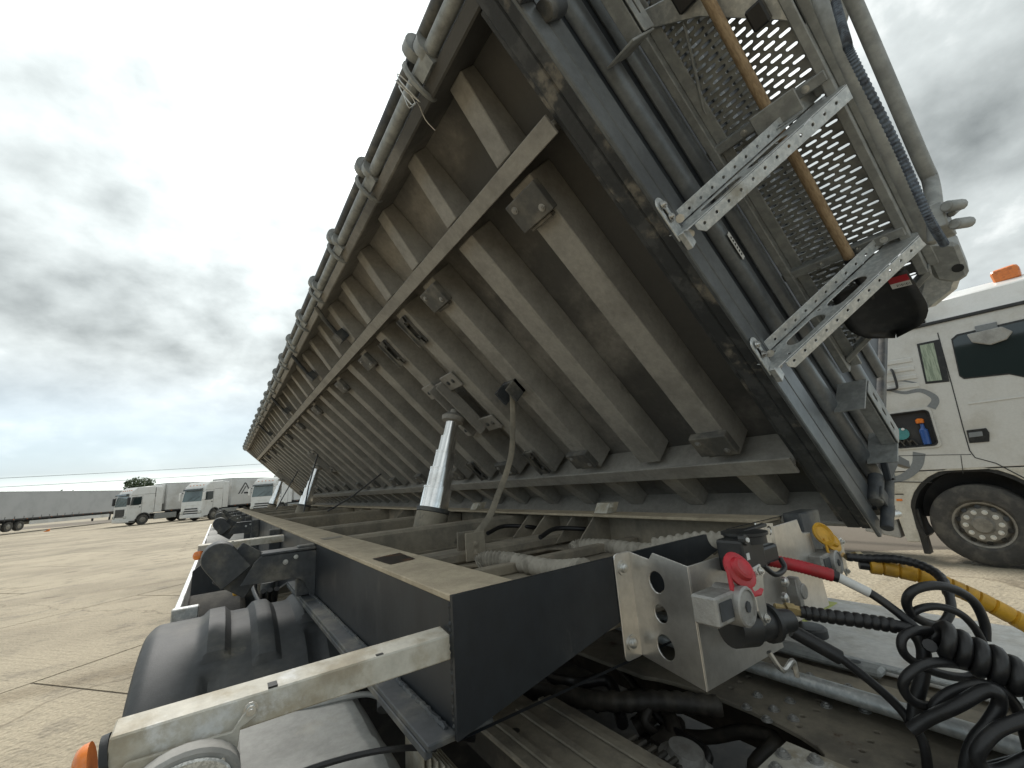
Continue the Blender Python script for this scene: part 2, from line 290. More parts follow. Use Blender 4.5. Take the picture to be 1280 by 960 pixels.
    def build(self, name, material, parent=None, bevel=0, smooth=None, seg=1):
        if name in APART:                                 # alike pieces each become an object of their own
            par = list(range(len(self.v)))
            def find(i):
                while par[i] != i: par[i] = par[par[i]]; i = par[i]
                return i
            for f in self.f:
                for q in f[1:]: par[find(q)] = find(f[0])
            groups = {}
            for f in self.f: groups.setdefault(find(f[0]), []).append(f)
            if len(groups) > 1:
                for fs in groups.values():
                    ids = sorted({i for f in fs for i in f}); mp_ = {k: i for i, k in enumerate(ids)}
                    b2 = MB(); b2.v = [self.v[i] for i in ids]; b2.f = [[mp_[i] for i in f] for f in fs]
                    o = link(name, b2.mesh(name, material, smooth), parent, bevel=bevel, seg=seg)
                return o
        return link(name, self.mesh(name, material, smooth), parent, bevel=bevel, seg=seg)
def link(name, me, parent=None, loc=(0, 0, 0), bevel=0, seg=1):
    o = bpy.data.objects.new(name, me); col.objects.link(o)
    if parent is not None:
        o.parent = parent
        p = parent; off = Vector((0, 0, 0))
        while p is not None: off += Vector(p.location); p = p.parent
        o.location = Vector(loc) - off
    else: o.location = loc
    if bevel:
        md = o.modifiers.new('bevel', 'BEVEL'); md.width = bevel; md.segments = seg; md.limit_method = 'ANGLE'; md.angle_limit = R(40)
    return o
def thing(name, label, cat, loc=(0, 0, 0), group=None):
    o = bpy.data.objects.new(name, None); col.objects.link(o); o.location = loc; o.empty_display_size = 0.2
    o['label'] = label; o['category'] = cat
    if group: o['group'] = group
    return o
def tag(o, label, cat, group=None):
    o['label'] = label; o['category'] = cat
    if group: o['group'] = group
    return o
def spline(pts, k=6):
    pts = [Vector(p) for p in pts]; out = []
    P = [pts[0] * 2 - pts[1]] + pts + [pts[-1] * 2 - pts[-2]]
    for i in range(1, len(P) - 2):
        a, b, c, d = P[i - 1], P[i], P[i + 1], P[i + 2]
        for j in range(k):
            t = j / k
            out.append(0.5 * ((2 * b) + (c - a) * t + (2 * a - 5 * b + 4 * c - d) * t * t + (3 * b - a - 3 * c + d) * t ** 3))
    out.append(pts[-1]); return out
def arc(cx, cy, r, a0, a1, n, rx=None):
    return [(cx + (rx or r) * math.cos(R(a0 + (a1 - a0) * i / n)), cy + r * math.sin(R(a0 + (a1 - a0) * i / n))) for i in range(n + 1)]
def circ(cx, cy, r, n=18): return arc(cx, cy, r, 0, 360 * (n - 1) / n, n - 1)
def slot(cx, cy, hl, r, ang=0, n=7):                      # an obround hole, hl = half length between centres
    p = arc(hl, 0, r, -90, 90, n) + arc(-hl, 0, r, 90, 270, n); c, s = math.cos(R(ang)), math.sin(R(ang))
    return [(cx + x * c - y * s, cy + x * s + y * c) for x, y in p]
def rrect(x0, x1, y0, y1, r, n=4):
    return arc(x1 - r, y0 + r, r, -90, 0, n) + arc(x1 - r, y1 - r, r, 0, 90, n) + arc(x0 + r, y1 - r, r, 90, 180, n) + arc(x0 + r, y0 + r, r, 180, 270, n)
def bolt(mb, p, d, r=0.011, h=0.008):
    mb.lathe(p, d, [(0, r * 1.5), (h * 0.3, r * 1.5), (h * 0.3, r), (h * 0.95, r), (h * 0.96, r * 0.55), (h * 1.35, r * 0.5)], 12)

# ------------------------------------------------------------------ ground of concrete slabs
g = MB(); g.add([(-1500, -300, -0.03), (1500, -300, -0.03), (1500, 2500, -0.03), (-1500, 2500, -0.03)], [(0, 1, 2, 3)])
ground = g.build('ground', 'soil'); ground['kind'] = 'structure'
j = MB(); j.add([(-40, -10, -0.010), (40, -10, -0.010), (40, 110, -0.010), (-40, 110, -0.010)], [(0, 1, 2, 3)])
j.build('joint_bed', 'joint', ground)
SL, SW = 6.0, 3.5
s = MB(); s.box(-SL / 2 + 0.014, SL / 2 - 0.014, -SW / 2 + 0.014, SW / 2 - 0.014, -0.2, 0.0)
slab_me = s.mesh('slab', 'concrete')
ca, sa = math.cos(R(37.7)), math.sin(R(37.7))
for i in range(-14, 26):
    for k in range(-18, 26):
        lx = i * SL + (0.5 * SL if k % 2 else 0) + 1.3; ly = k * SW + 0.55
        x = -2.95 + lx * ca - ly * sa; y = 11.37 + lx * sa + ly * ca
        if not (-34 < x < 24 and -5 < y < 84): continue
        dx, dy = x, y
        if y > 0 and abs(math.atan2(x, y)) > R(62) and math.hypot(x, y) > 9: continue
        if x > 14 or (x > 6 and y > 30): continue
        o = link('slab', slab_me, ground, (x, y, random.uniform(-0.003, 0.0)))
        o.rotation_euler = (random.uniform(-.0007, .0007), random.uniform(-.0007, .0007), R(37.7))

# ------------------------------------------------------------------ the tipping trailer
TH = R(43.5); CT, ST = math.cos(TH), math.sin(TH)
def BODY(u, y, w): return (2.2 - u * CT + w * ST, y, 1.4 + u * ST + w * CT)
trailer = thing('semi_trailer', 'long grey tipping semi-trailer with its ribbed body tilted up sideways on chrome rams', 'trailer', (1.07, 7.0, 0))
Y0, Y1 = 0.66, 14.0
fl = MB(BODY); fl.box(-0.12, 2.30, Y0 + 0.06, Y1, 0.165, 0.175)
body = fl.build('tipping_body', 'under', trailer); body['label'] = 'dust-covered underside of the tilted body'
def bp(name, mb, m, bevel=0, smooth=None): return mb.build(name, m, body, bevel, smooth)
# front floor plate with mud splashes
b = MB(BODY); b.box(-0.13, 2.31, Y0 + 0.0505, 0.765, -0.03, 0.1645); bp('front_crossbeam', b, 'splash', 0.006)
b = MB(BODY); b.box(-0.12, 2.28, 0.7655, 0.79, -0.005, 0.1645); bp('front_beam_flange', b, 'splash', 0.003)
b = MB(BODY); b.box(-0.13, 2.31, Y0, Y0 + 0.0502, -0.03, -0.0205); bp('front_lip', b, 'splash', 0.003)
b = MB(BODY); b.box(-0.12, 2.31, 13.9, 14.0, -0.03, 0.1645); bp('rear_crossbeam', b, 'rib', 0.006)
# longitudinal rails (I-profile)
for u, hw, nm in ((1.915, 0.033, 'up'), (0.285, 0.045, 'lo')):
    b = MB(BODY); b.box(u - hw, u + hw, 0.792, 13.898, -0.034, -0.022); b.box(u - 0.008, u + 0.008, 0.792, 13.898, -0.0219, 0.1645)
    bp('longitudinal_rail', b, 'rib', 0.002)
# ribs
RY = [1.07 + 0.44 * i for i in range(30)]
def hat(u0, u1, w0a, w0b, wb=0.066, wt=0.071):
    b = MB(BODY)
    for (u, w0) in ((u0, w0a), (u1, w0b)): pass
    vs = []
    for u, w0 in ((u0, w0a), (u1, w0b)):
        vs += [(u, -wt, 0.1645), (u, -wb, w0), (u, wb, w0), (u, wt, 0.1645)]
    b.add(vs, [(0, 1, 5, 4), (1, 2, 6, 5), (2, 3, 7, 6), (3, 0, 4, 7), (0, 3, 2, 1), (4, 5, 6, 7)])
    return b
rib_in = hat(0.335, 1.865, 0.012, 0.012).mesh('crossmember', 'rib')
rib_up = hat(1.962, 2.285, 0.025, 0.085, 0.045, 0.05).mesh('outrigger', 'rib')
rib_lo = hat(-0.115, 0.235, 0.08, 0.02, 0.05, 0.055).mesh('outrigger', 'rib')
for i, y in enumerate(RY):
    for nm, me in (('crossmember', rib_in), ('outrigger', rib_up), ('outrigger', rib_lo)):
        o = link(nm, me, body, (0, y + random.uniform(-0.006, 0.006), 0), bevel=0.004)
# weld seams along the ribs' front flank would be too small; rest pads bolted under the rib ends
pad = MB(BODY)
pad.box(-0.062, 0.062, -0.09, 0.09, -0.03, 0.010); pad.box(-0.078, -0.0625, -0.06, 0.06, -0.02, 0.06)
pad_me = pad.mesh('rest_pad', 'padm')
pb_mes = []
for uu in (-0.03, 0.03):
    bb = MB(); bolt(bb, BODY(uu, -0.055 if uu < 0 else 0.055, -0.03), (-ST, 0, -CT), 0.010, 0.007); pb_mes.append(bb.mesh('bolt', 'cast'))
sl = MB(BODY); sl.plate(rrect(-0.11, 0.11, -0.045, 0.045, 0.015), [slot(0.06, 0, 0.0, 0.014), slot(-0.06, 0, 0.0, 0.014)], -0.018, (0, 0, 0.0), (1, 0, 0), (0, 1, 0)); sl.box(-0.11, 0.11, 0.046, 0.056, -0.03, 0.01)
sl_me = sl.mesh('rest_pad', 'padm')
def place_pad(u, y, kind=0):
    o0 = Vector(BODY(0, 0, 0)); off = Vector(BODY(u, y, 0)) - o0
    o = link('rest_pad', pad_me if kind == 0 else sl_me, body, off, bevel=0.004)
    if kind == 0:
        for me_ in pb_mes: link('bolt', me_, body, off)
for i, y in enumerate(RY):
    if i in (0,): place_pad(1.775, y); place_pad(0.44, y)
    elif i == 2: place_pad(1.775, y); place_pad(0.44, y)
    elif i == 3: place_pad(1.72, y, 1); place_pad(0.46, y, 1)
    elif i == 4: place_pad(1.70, y, 1); place_pad(0.44, y)
    elif i == 5: place_pad(1.775, y); place_pad(0.45, y, 1)
    elif i >= 7 and i % 3 == 1: place_pad(1.775, y)
    if i >= 6 and i % 2 == 0: place_pad(0.44, y)
# side rims, hinge tubes and the drop-side walls
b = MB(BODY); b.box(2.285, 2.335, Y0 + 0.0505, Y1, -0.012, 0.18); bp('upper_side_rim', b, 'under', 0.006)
b = MB(BODY); b.box(-0.15, -0.1205, Y0 + 0.0505, Y1, -0.012, 0.18); bp('lower_side_rim', b, 'rib', 0.006)
b = MB(BODY)
b.tube([(2.368, Y0 - 0.02, 0.0), (2.368, Y1, 0.0)], 0.026, 14); bp('hinge_tube', b, 'galvd', 0, 40)
b = MB(BODY); b.tube([(2.422, Y0 - 0.02, 0.03), (2.422, Y1, 0.03)], 0.025, 14); bp('hinge_tube', b, 'darkd', 0, 40)
b = MB(BODY); b.box(2.40, 2.46, Y0, Y1, 0.09, 1.45); bp('side_wall', b, 'darkd', 0.005)
b = MB(BODY); b.box(-0.20, -0.155, Y0, Y1, 0.09, 1.45); bp('side_wall', b, 'darkd', 0.005)
b = MB(BODY); b.box(-0.12, 2.33, Y1 - 0.04, Y1 + 0.02, 0.13, 1.45); bp('rear_wall', b, 'darkd', 0.005)
cl_ = MB(BODY)
cl_.tube([(2.385, -0.055, 0.012), (2.385, -0.02, 0.012)], 0.047, 14); cl_.tube([(2.43, 0.0, 0.03), (2.43, 0.038, 0.03)], 0.045, 14)
cl_.tube([(2.36 + 0.07 * math.sin(t * .35), 0.075 + 0.02 * math.cos(t * .35), 0.01 + 0.05 * math.cos(t * .35)) for t in range(19)], 0.011, 6)
cl_.box(2.33, 2.372, -0.05, 0.04, -0.03, 0.03)
cl_me = cl_.mesh('hinge_clamp', 'galvd', 40)
for i in range(21): link('hinge_clamp', cl_me, body, (0, 1.06 + 0.645 * i, 0))
# a twist of thin wire round the first hinge
wp = [(2.36 + 0.06 * math.sin(i * 1.3) * (1 - i / 40) , 1.14 + i * 0.004, -0.045 + 0.012 * math.cos(i * 1.7)) for i in range(14)] + [(2.32, 1.17, -0.03), (2.27, 1.2, -0.02), (2.22, 1.2, -0.015)]
b = MB(BODY); b.tube(spline(wp, 3), 0.0022, 5); bp('wire_tie', b, 'zinc')
for k, (u, y) in enumerate(((2.23, 3.2), (2.2, 4.5), (2.2, 6.6), (2.2, 9.1))):
    b = MB(BODY); b.tube([(2.33, y, -0.02), (u, y + 0.03, -0.03), (2.05, y + 0.1, -0.02)], 0.018, 8); b.box(2.02, 2.1, y + 0.05, y + 0.16, -0.04, 0.03)
    bp('latch_rod', b, 'darkd', 0, 40)
# hydraulic ram saddles under the body, and the rams
for k, y in enumerate((2.66, 7.87, 13.08)):
    b = MB(BODY)
    b.box(0.86, 1.33, y - 0.07, y - 0.055, -0.075, 0.02); b.box(0.86, 1.33, y + 0.055, y + 0.07, -0.075, 0.02)
    b.box(0.86, 1.33, y - 0.054, y + 0.054, -0.004, 0.008)
    b.box(1.24, 1.36, y - 0.25, y - 0.072, -0.012, 0.005); b.box(1.24, 1.36, y + 0.072, y + 0.25, -0.012, 0.005)
    b.box(0.83, 0.95, y - 0.25, y - 0.072, -0.012, 0.005); b.box(0.83, 0.95, y + 0.072, y + 0.25, -0.012, 0.005)
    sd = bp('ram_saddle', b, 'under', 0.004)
    b = MB()
    for u in (1.30, 0.89):
        for dy in (-0.2, -0.13, 0.13, 0.2): bolt(b, BODY(u, y + dy, -0.012), (-ST, 0, -CT), 0.011, 0.008)
    b.build('bolt', 'darkd', body)
    top = Vector(BODY(1.1, y, -0.075)); base = Vector((1.065, y - 0.02, 1.12)); d = top - base; ln = d.length; d.normalize()
    b = MB(); b.lathe(base, d, [(0, 0.105), (ln * 0.315, 0.105), (ln * 0.318, 0.08)], 36)
    ram = b.build('hydraulic_ram', 'tan', trailer, 0, 35)
    for a0, a1, r in ((0.34, 0.475, 0.094), (0.475, 0.60, 0.081), (0.60, 0.715, 0.069), (0.715, 0.82, 0.057), (0.82, 0.93, 0.045)):
        b = MB(); b.lathe(base, d, [(ln * a0, r), (ln * a1 - 0.012, r), (ln * a1 - 0.0115, r * 1.035), (ln * a1 - 0.001, r * 1.035), (ln * a1, r * 0.99), (ln * a1 + 0.0005, r * 0.7)], 48)
        b.build('ram_stage', 'chrome', ram, 0, 30)
    b = MB(); b.lathe(base, d, [(ln * 0.3181, 0.085), (ln * 0.319, 0.108), (ln * 0.343, 0.108), (ln * 0.346, 0.086)], 36); b.build('seal_collar', 'darkd', ram, 0, 30)
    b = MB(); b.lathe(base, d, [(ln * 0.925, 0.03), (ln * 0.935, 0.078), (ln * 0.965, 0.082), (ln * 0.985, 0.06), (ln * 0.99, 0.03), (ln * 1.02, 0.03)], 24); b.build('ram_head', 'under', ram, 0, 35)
# check strap from the body down to a lug on the chassis, and chains further back
ST1 = [(1.423,2.020,2.133),(1.401,2.000,1.971),(1.351,1.960,1.779),(1.287,1.930,1.655),(1.196,1.900,1.526),(1.116,1.860,1.435),(1.040,1.830,1.381),(0.969,1.800,1.342)]
b = MB(); b.tube(spline(ST1, 5), 0.016, 8, True, (0.16, 1.0, (0.3, 0.9, 0))); b.build('check_strap', 'tan', trailer, 0, 50)
lug = Vector(ST1[0]); b = MB(BODY); b.box(1.03, 1.13, 1.93, 1.945, -0.09, 0.02); b.box(1.03, 1.13, 2.045, 2.06, -0.09, 0.02); b.box(1.03, 1.13, 1.93, 2.06, -0.012, 0.012)
bp('strap_lug', b, 'darkd', 0.003)
p0 = Vector(ST1[-1]); b = MB(); b.box(p0.x - 0.05, p0.x + 0.05, p0.y - 0.05, p0.y - 0.04, p0.z - 0.08, p0.z + 0.04); b.box(p0.x - 0.05, p0.x + 0.05, p0.y + 0.03, p0.y + 0.04, p0.z - 0.08, p0.z + 0.04)
bolt(b, (p0.x, p0.y - 0.05, p0.z - 0.01), (0, -1, 0), 0.012); bolt(b, (p0.x, p0.y - 0.05, p0.z - 0.05), (0, -1, 0), 0.012)
b.build('strap_lug', 'tan', trailer, 0.002)
for a_, c_ in ((BODY(1.25, 7.6, 0), (1.1, 7.5, 1.36)), (BODY(0.6, 5.7, 0), (1.2, 6.2, 1.38)), (BODY(1.1, 10.6, 0), (1.0, 10.5, 1.36))):
    a_ = Vector(a_); c_ = Vector(c_); b = MB(); b.tube([a_, a_.lerp(c_, 0.5) + Vector((-0.03, 0, -0.05)), c_], 0.011, 6); b.build('check_cable', 'rubber', trailer)

# ---- front wall of the body with its horizontal profiles
FW = Y0
b = MB(BODY); b.box(-0.13, 2.33, FW + 0.022, FW + 0.05, -0.02, 1.45); fw = bp('front_wall', b, 'dark')
def prof(w0, w1, y0, m, nm='wall_profile', u0=-0.13, u1=2.33, bev=0.008):
    b = MB(BODY); b.box(u0, u1, y0, FW + 0.021, w0, w1); return b.build(nm, m, fw, bev, None, 2)
b = MB(BODY); b.box(-0.13, 2.31, FW - 0.018, FW - 0.002, -0.07, 0.0); b.build('wall_profile', 'strip', fw, 0.004)
b = MB(BODY); b.box(-0.05, 2.20, FW - 0.012, FW - 0.002, 0.014, 0.098); b.build('wall_profile', 'strip', fw, 0.004)
def roundprof(w0, w1, d, m):
    b = MB(BODY); pts = [(FW + 0.0205, w0)] + [(FW + 0.015 - d * math.sin(math.pi * t / 8) ** 0.6, w0 + (w1 - w0) * t / 8) for t in range(9)] + [(FW + 0.0205, w1)]
    b.prism([(-0.13, y, w) for y, w in pts], (2.46, 0, 0)); return b.build('wall_profile', m, fw, 0, 35)
roundprof(0.195, 0.30, 0.035, 'strip'); roundprof(0.40, 0.50, 0.03, 'strip'); roundprof(0.66, 0.77, 0.03, 'strip'); roundprof(0.95, 1.05, 0.03, 'strip'); roundprof(1.33, 1.46, 0.04, 'strip')
# printed maker's label on the wall
b = MB(BODY); b.box(1.12, 1.235, FW - 0.0235, FW - 0.0222, 0.225, 0.25); b.build('label_strip', 'paper', fw)
for k in range(6):
    b = MB(BODY); b.box(1.135 + k * 0.015, 1.143 + k * 0.015, FW - 0.0243, FW - 0.0238, 0.232, 0.243); b.build('label_print', 'black', fw)
# slotted step brackets
def slotted(u0, u1, w0, w1):
    b = MB(BODY); ln = u1 - u0
    b.plate(rrect(0, ln, 0, w1 - w0, 0.006, 2), [slot(ln * (0.22 + 0.28 * i), (w1 - w0) / 2, 0.016, 0.008) for i in range(3)], 0.005, (u0, FW - 0.115, w0), (1, 0, 0), (0, 0, 1))
    b.box(u0, u1, FW - 0.109, FW - 0.06, w1 - 0.006, w1); b.box(u0 + 0.001, u1 - 0.001, FW - 0.109, FW - 0.06, w0, w0 + 0.006)
    b.box(u0 - 0.008, u0 - 0.0005, FW - 0.115, FW - 0.01, w0 - 0.10, w1); b.box(u1 + 0.0005, u1 + 0.008, FW - 0.115, FW - 0.01, w0 - 0.10, w1)
    return b.build('slotted_bracket', 'galvd', fw, 0.002)
slotted(0.02, 0.33, 0.30, 0.38); slotted(1.93, 2.26, 0.27, 0.36)
# lower corner latch
b = MB(BODY); b.tube([(-0.02, FW - 0.03, 0.02), (-0.02, FW - 0.03, 0.16)], 0.028, 12); b.tube([(-0.08, FW - 0.05, -0.06), (-0.08, FW - 0.05, 0.18)], 0.022, 12); b.box(-0.13, 0.0, FW - 0.06, FW - 0.019, 0.03, 0.09)
b.build('corner_latch', 'darkd', fw, 0.003, 40)
b = MB(BODY); b.prism([(-0.03, FW - 0.08, 0.14), (0.02, FW - 0.08, 0.2), (-0.07, FW - 0.08, 0.33), (-0.22, FW - 0.08, 0.42), (-0.235, FW - 0.08, 0.385), (-0.10, FW - 0.08, 0.29)], (0, 0.025, 0)); b.build('latch_lever', 'dark', fw, 0.004)
b = MB(BODY); b.tube([(-0.12, FW - 0.04, 0.03), (-0.2, FW - 0.04, 0.1)], 0.02, 10); b.build('latch_pin', 'zinc', fw, 0, 40)
# upper corner hook and chain end
b = MB(BODY); b.tube([(2.13, FW - 0.03, -0.01), (2.13, FW - 0.03, 0.09)], 0.028, 10); b.box(2.17, 2.33, FW - 0.05, FW - 0.019, -0.08, 0.02)
b.build('corner_latch', 'darkd', fw, 0.003, 40)

# ---- service platform of perforated sheet on two galvanised arms
PWW = 0.555
def Lo(u): return 0.272
gp = MB(BODY)
du, dy = 0.0235, 0.047; uA, uB, yA, yB = 0.36, 2.30, 0.285, 0.62
nu = int((uB - uA) / du); ny = int((yB - yA) / dy)
def inside(u, y): return u > 0.36 + max(0, (0.62 - y)) * 0.82
for i in range(nu):
    for k in range(-1, ny + 1):
        u = uA + i * du; y = yA + k * dy + (dy / 2 if i % 2 else 0)
        y_lo, y_hi = max(y, yA), min(y + dy, yB)
        if y_hi - y_lo < 0.004 or not inside(u, (y_lo + y_hi) / 2): continue
        if y_hi - y_lo < dy - 1e-6:
            gp.add([(u, y_lo, PWW), (u + du, y_lo, PWW), (u + du, y_hi, PWW), (u, y_hi, PWW)], [(0, 1, 2, 3)]); continue
        o_ = [(u, y, PWW), (u + du, y, PWW), (u + du, y + dy, PWW), (u, y + dy, PWW)]
        a = 0.0055; b0, b1 = y + 0.006, y + dy - 0.006; uc = u + du / 2
        h = [(uc - a, b0 + 0.004), (uc - a * 0.4, b0), (uc + a * 0.4, b0), (uc + a, b0 + 0.004), (uc + a, b1 - 0.004), (uc + a * 0.4, b1), (uc - a * 0.4, b1), (uc - a, b1 - 0.004)]
        hv = [(p, q, PWW) for p, q in h] + [(p * 0.85 + uc * 0.15, q, PWW - 0.008) for p, q in h]
        gp.add(o_ + hv, [(0, 1, 6, 5), (1, 7, 6), (1, 2, 8, 7), (2, 9, 8), (2, 3, 10, 9), (3, 11, 10), (3, 0, 4, 11), (0, 5, 4)] +
               [(4 + q, 4 + (q + 1) % 8, 12 + (q + 1) % 8, 12 + q) for q in range(8)])
platform = gp.build('service_platform', 'galvd', trailer)
platform['label'] = 'perforated grey sheet-metal service platform under the front of the body'
def pp(nm, mb, m='galvd', bev=0.003, sm=None): return mb.build(nm, m, platform, bev, sm)
b = MB(BODY); b.box(0.66, 2.30, 0.255, 0.284, PWW - 0.045, PWW + 0.03); b.box(0.66, 2.30, 0.225, 0.2549, PWW - 0.005, PWW + 0.03); pp('edge_angle', b)
b = MB(BODY); b.box(0.30, 2.30, 0.621, 0.652, PWW - 0.06, PWW + 0.02); pp('edge_angle', b)
b = MB(BODY); b.box(0.30, 2.30, 0.58, 0.6209, PWW - 0.021, PWW - 0.012); pp('edge_angle', b)
a1, a2 = (0.37, 0.60, PWW - 0.02), (0.645, 0.265, PWW - 0.02)
b = MB(BODY); b.prism([(0.33, 0.62, PWW - 0.04), (0.36, 0.62, PWW - 0.04), (0.675, 0.25, PWW - 0.04), (0.645, 0.25, PWW - 0.04)], (0, 0, 0.05)); pp('end_angle', b)
for u, h in ((0.80, 0.035), (1.41, 0.03)):
    b = MB(BODY); b.box(u + 0.035, u + 0.07, 0.262, 0.66, PWW - 0.05, PWW - 0.045 + h); pp('cross_bar', b)
    b = MB()
    for y in (0.32, 0.40, 0.52): bolt(b, BODY(u + 0.052, y, PWW - 0.05), (-ST, 0, -CT), 0.008, 0.006)
    pp('bolt', b, 'zinc', 0)
b = MB(BODY); b.prism([(1.86, 0.52, PWW - 0.03), (1.89, 0.52, PWW - 0.03), (1.62, 0.60, PWW - 0.03), (1.59, 0.60, PWW - 0.03)], (0, 0, 0.018)); pp('brace_bar', b)
b = MB(BODY); b.prism([(2.02, 0.62, PWW - 0.035), (1.96, 0.62, PWW - 0.035), (1.86, 0.47, PWW - 0.035), (1.68, 0.30, PWW - 0.035), (1.62, 0.255, PWW - 0.035), (1.72, 0.255, PWW - 0.035), (1.95, 0.45, PWW - 0.035)], (0, 0, 0.03)); pp('gusset_plate', b, 'galv')
b = MB(BODY); b.box(1.90, 1.97, 0.44, 0.50, PWW - 0.09, PWW - 0.036); b.box(1.70, 1.77, 0.31, 0.36, PWW - 0.08, PWW - 0.036); pp('rubber_block', b, 'rubber', 0.006)
# corner castings at the platform's outer ends
for u in (0.66, 1.64):
    b = MB(BODY); b.prism([(u - 0.09, 0.17, PWW), (u - 0.11, 0.21, PWW), (u - 0.07, 0.256, PWW), (u + 0.06, 0.254, PWW), (u + 0.09, 0.225, PWW), (u + 0.05, 0.165, PWW)], (0, 0, 0.09)); c_ = pp('corner_casting', b, 'galvd', 0.012)
    b = MB(BODY); b.tube([(u - 0.045, 0.19, PWW - 0.003), (u - 0.045, 0.19, PWW + 0.01)], 0.016, 14); pp('eyelet', b, 'black', 0)
b = MB(BODY); b.prism([(0.56, 0.19, PWW + 0.03), (0.50, 0.22, PWW + 0.03), (0.44, 0.31, PWW + 0.03), (0.47, 0.36, PWW + 0.03), (0.60, 0.30, PWW + 0.03), (0.655, 0.23, PWW + 0.03)], (0, 0, 0.10)); pp('corner_casting', b, 'galv', 0.02)
# arms: perforated channels from the wall foot out to the platform edge
def arm(uc, sg):
    A = Vector((uc, 0.645, -0.055)); B = Vector((uc - 0.005, 0.262, 0.545)); d = (B - A); ln = d.length; d.normalize()
    nrm = Vector((0, d.z, -d.y)); hw = 0.048             # web in the plane of the arm, flanges turned along the wall
    b = MB(BODY)
    holes = [slot(ln * 0.27, 0, 0.055, 0.027), slot(ln * 0.56, 0, 0.055, 0.027)] + [circ(ln * q, 0.033, 0.006, 8) for q in (0.10, 0.42)] + [circ(ln * 0.10, -0.033, 0.006, 8)]
    b.plate([(0, -hw), (ln, -hw), (ln, hw), (0, hw)], holes, 0.004, A, d, nrm)
    fh = [circ(0.06 + 0.052 * i, 0.022, 0.0055, 8) for i in range(12)]
    for e_ in (-1, 1):
        b.plate([(0.03, 0.004), (ln, 0.004), (ln, 0.046), (0.05, 0.046), (0.03, 0.024)], fh, 0.004, A + nrm * (hw * e_), d, Vector((e_, 0, 0)))
    o = b.build('support_arm', 'galv', platform, 0.0012)
    b = MB(BODY)                                          # bolted foot, bent along the wall
    b.plate(arc(0.0, 0, 0.028, 90, 270, 8, 0.03) + [(0.12, -0.028), (0.12, 0.028)], [slot(0.03, 0, 0.012, 0.009)], 0.005, (uc + 0.10, FW - 0.026, -0.062), (-1, 0, 0), (0, 0, 1))
    b.box(uc - 0.06, uc + 0.0, FW - 0.045, FW - 0.0265, -0.085, -0.045)
    o2 = b.build('arm_foot', 'galv', platform, 0.0015)
    b = MB(); bolt(b, BODY(uc + 0.055, FW - 0.031, -0.062), (0, -1, 0), 0.010, 0.008); bolt(b, BODY(uc + 0.1, FW - 0.031, -0.062), (0, -1, 0), 0.010, 0.008)
    for dd in (-0.03, 0.03): bolt(b, BODY(uc + dd, A.y + d.y * 0.03 - 0.004, A.z + d.z * 0.03), (-0.6, -0.6, -0.5), 0.009, 0.006)
    b.build('bolt', 'zinc', platform)
arm(0.825, 1); arm(1.405, -1)
b = MB(BODY); b.box(1.42, 1.50, 0.33, 0.47, 0.43, 0.436); b.box(1.42, 1.426, 0.33, 0.47, 0.40, 0.4299); pp('shovel_clip', b)
# folding hand rails beyond the platform
HR = [[(1.103,0.120,2.704),(1.180,0.120,2.616),(1.366,0.120,2.301),(1.402,0.120,2.247),(1.353,0.125,2.152),(1.368,0.140,2.083)], [(1.078,0.160,2.687),(1.091,0.160,2.555),(1.412,0.160,2.176),(1.509,0.160,2.137)]]
b = MB(); b.tube(spline(HR[0], 4), 0.016, 12); pp('hand_rail', b, 'galvd', 0, 50)
b = MB(); b.tube(spline(HR[1], 4), 0.015, 12); pp('hand_rail', b, 'galvd', 0, 50)
b = MB(); b.tube([(1.305,0.200,2.747),(1.769,0.200,2.264)], 0.0055, 8); pp('pull_rod', b, 'dark', 0, 50)
pts = spline([(1.015,0.130,2.551),(0.995,0.130,2.427),(1.001,0.130,2.386),(1.125,0.125,2.230),(1.175,0.120,2.071),(1.271,0.120,2.032)], 40)
b = MB(); b.tube(pts, [0.0085 if i % 2 else 0.0068 for i in range(len(pts))], 10); pp('spiral_hose', b, 'bluehose', 0)
b = MB()
for q in [(1.269,0.100,2.114),(1.300,0.100,2.080)]: b.cyl(q, Vector(q) + Vector((0.05, -0.02, 0.01)), 0.012, 10)
q = Vector((1.305,0.120,2.111)); b.obox(q + Vector((0.03, 0, 0)), (0.045, 0, 0), (0, 0.014, 0), (0, 0, 0.03)); b.cyl(q + Vector((0.01, -0.02, 0.0)), q + Vector((0.09, -0.03, 0.04)), 0.008, 8)
pp('rail_clamp', b, 'galvd', 0.003, 40)

# ------------------------------------------------------------------ trailer chassis
ZT = 1.40
def tp(nm, mb, m, bev=0.003, sm=None, par=None): return mb.build(nm, m, par or trailer, bev, sm)
b = MB()
ys = [(0.775, 1.175), (2.6, 1.175), (3.6, 0.95), (13.6, 0.95)]
b.prism([(0.371, y, z) for y, z in ys] + [(0.371, 13.6, ZT - 0.0125), (0.371, 0.775, ZT - 0.0125)], (0.010, 0, 0)); frame = tp('chassis_beam', b, 'dark', 0)
b = MB(); b.box(0.366, 0.512, 0.772, 13.6, ZT - 0.012, ZT); tp('top_flange', b, 'topdust', 0.002, par=frame)
b = MB()
for (ya, za), (yb, zb) in zip(ys, ys[1:]):
    b.prism([(0.318, ya, za - 0.012), (0.318, yb, zb - 0.012), (0.318, yb, zb - 0.001), (0.318, ya, za - 0.001)], (0.13, 0, 0))
tp('bottom_flange', b, 'darkd', 0.002, par=frame)
b = MB(); b.box(0.316, 0.330, 0.785, 2.62, 1.148, 1.163); tp('flange_lip', b, 'darkd', 0.002, par=frame)
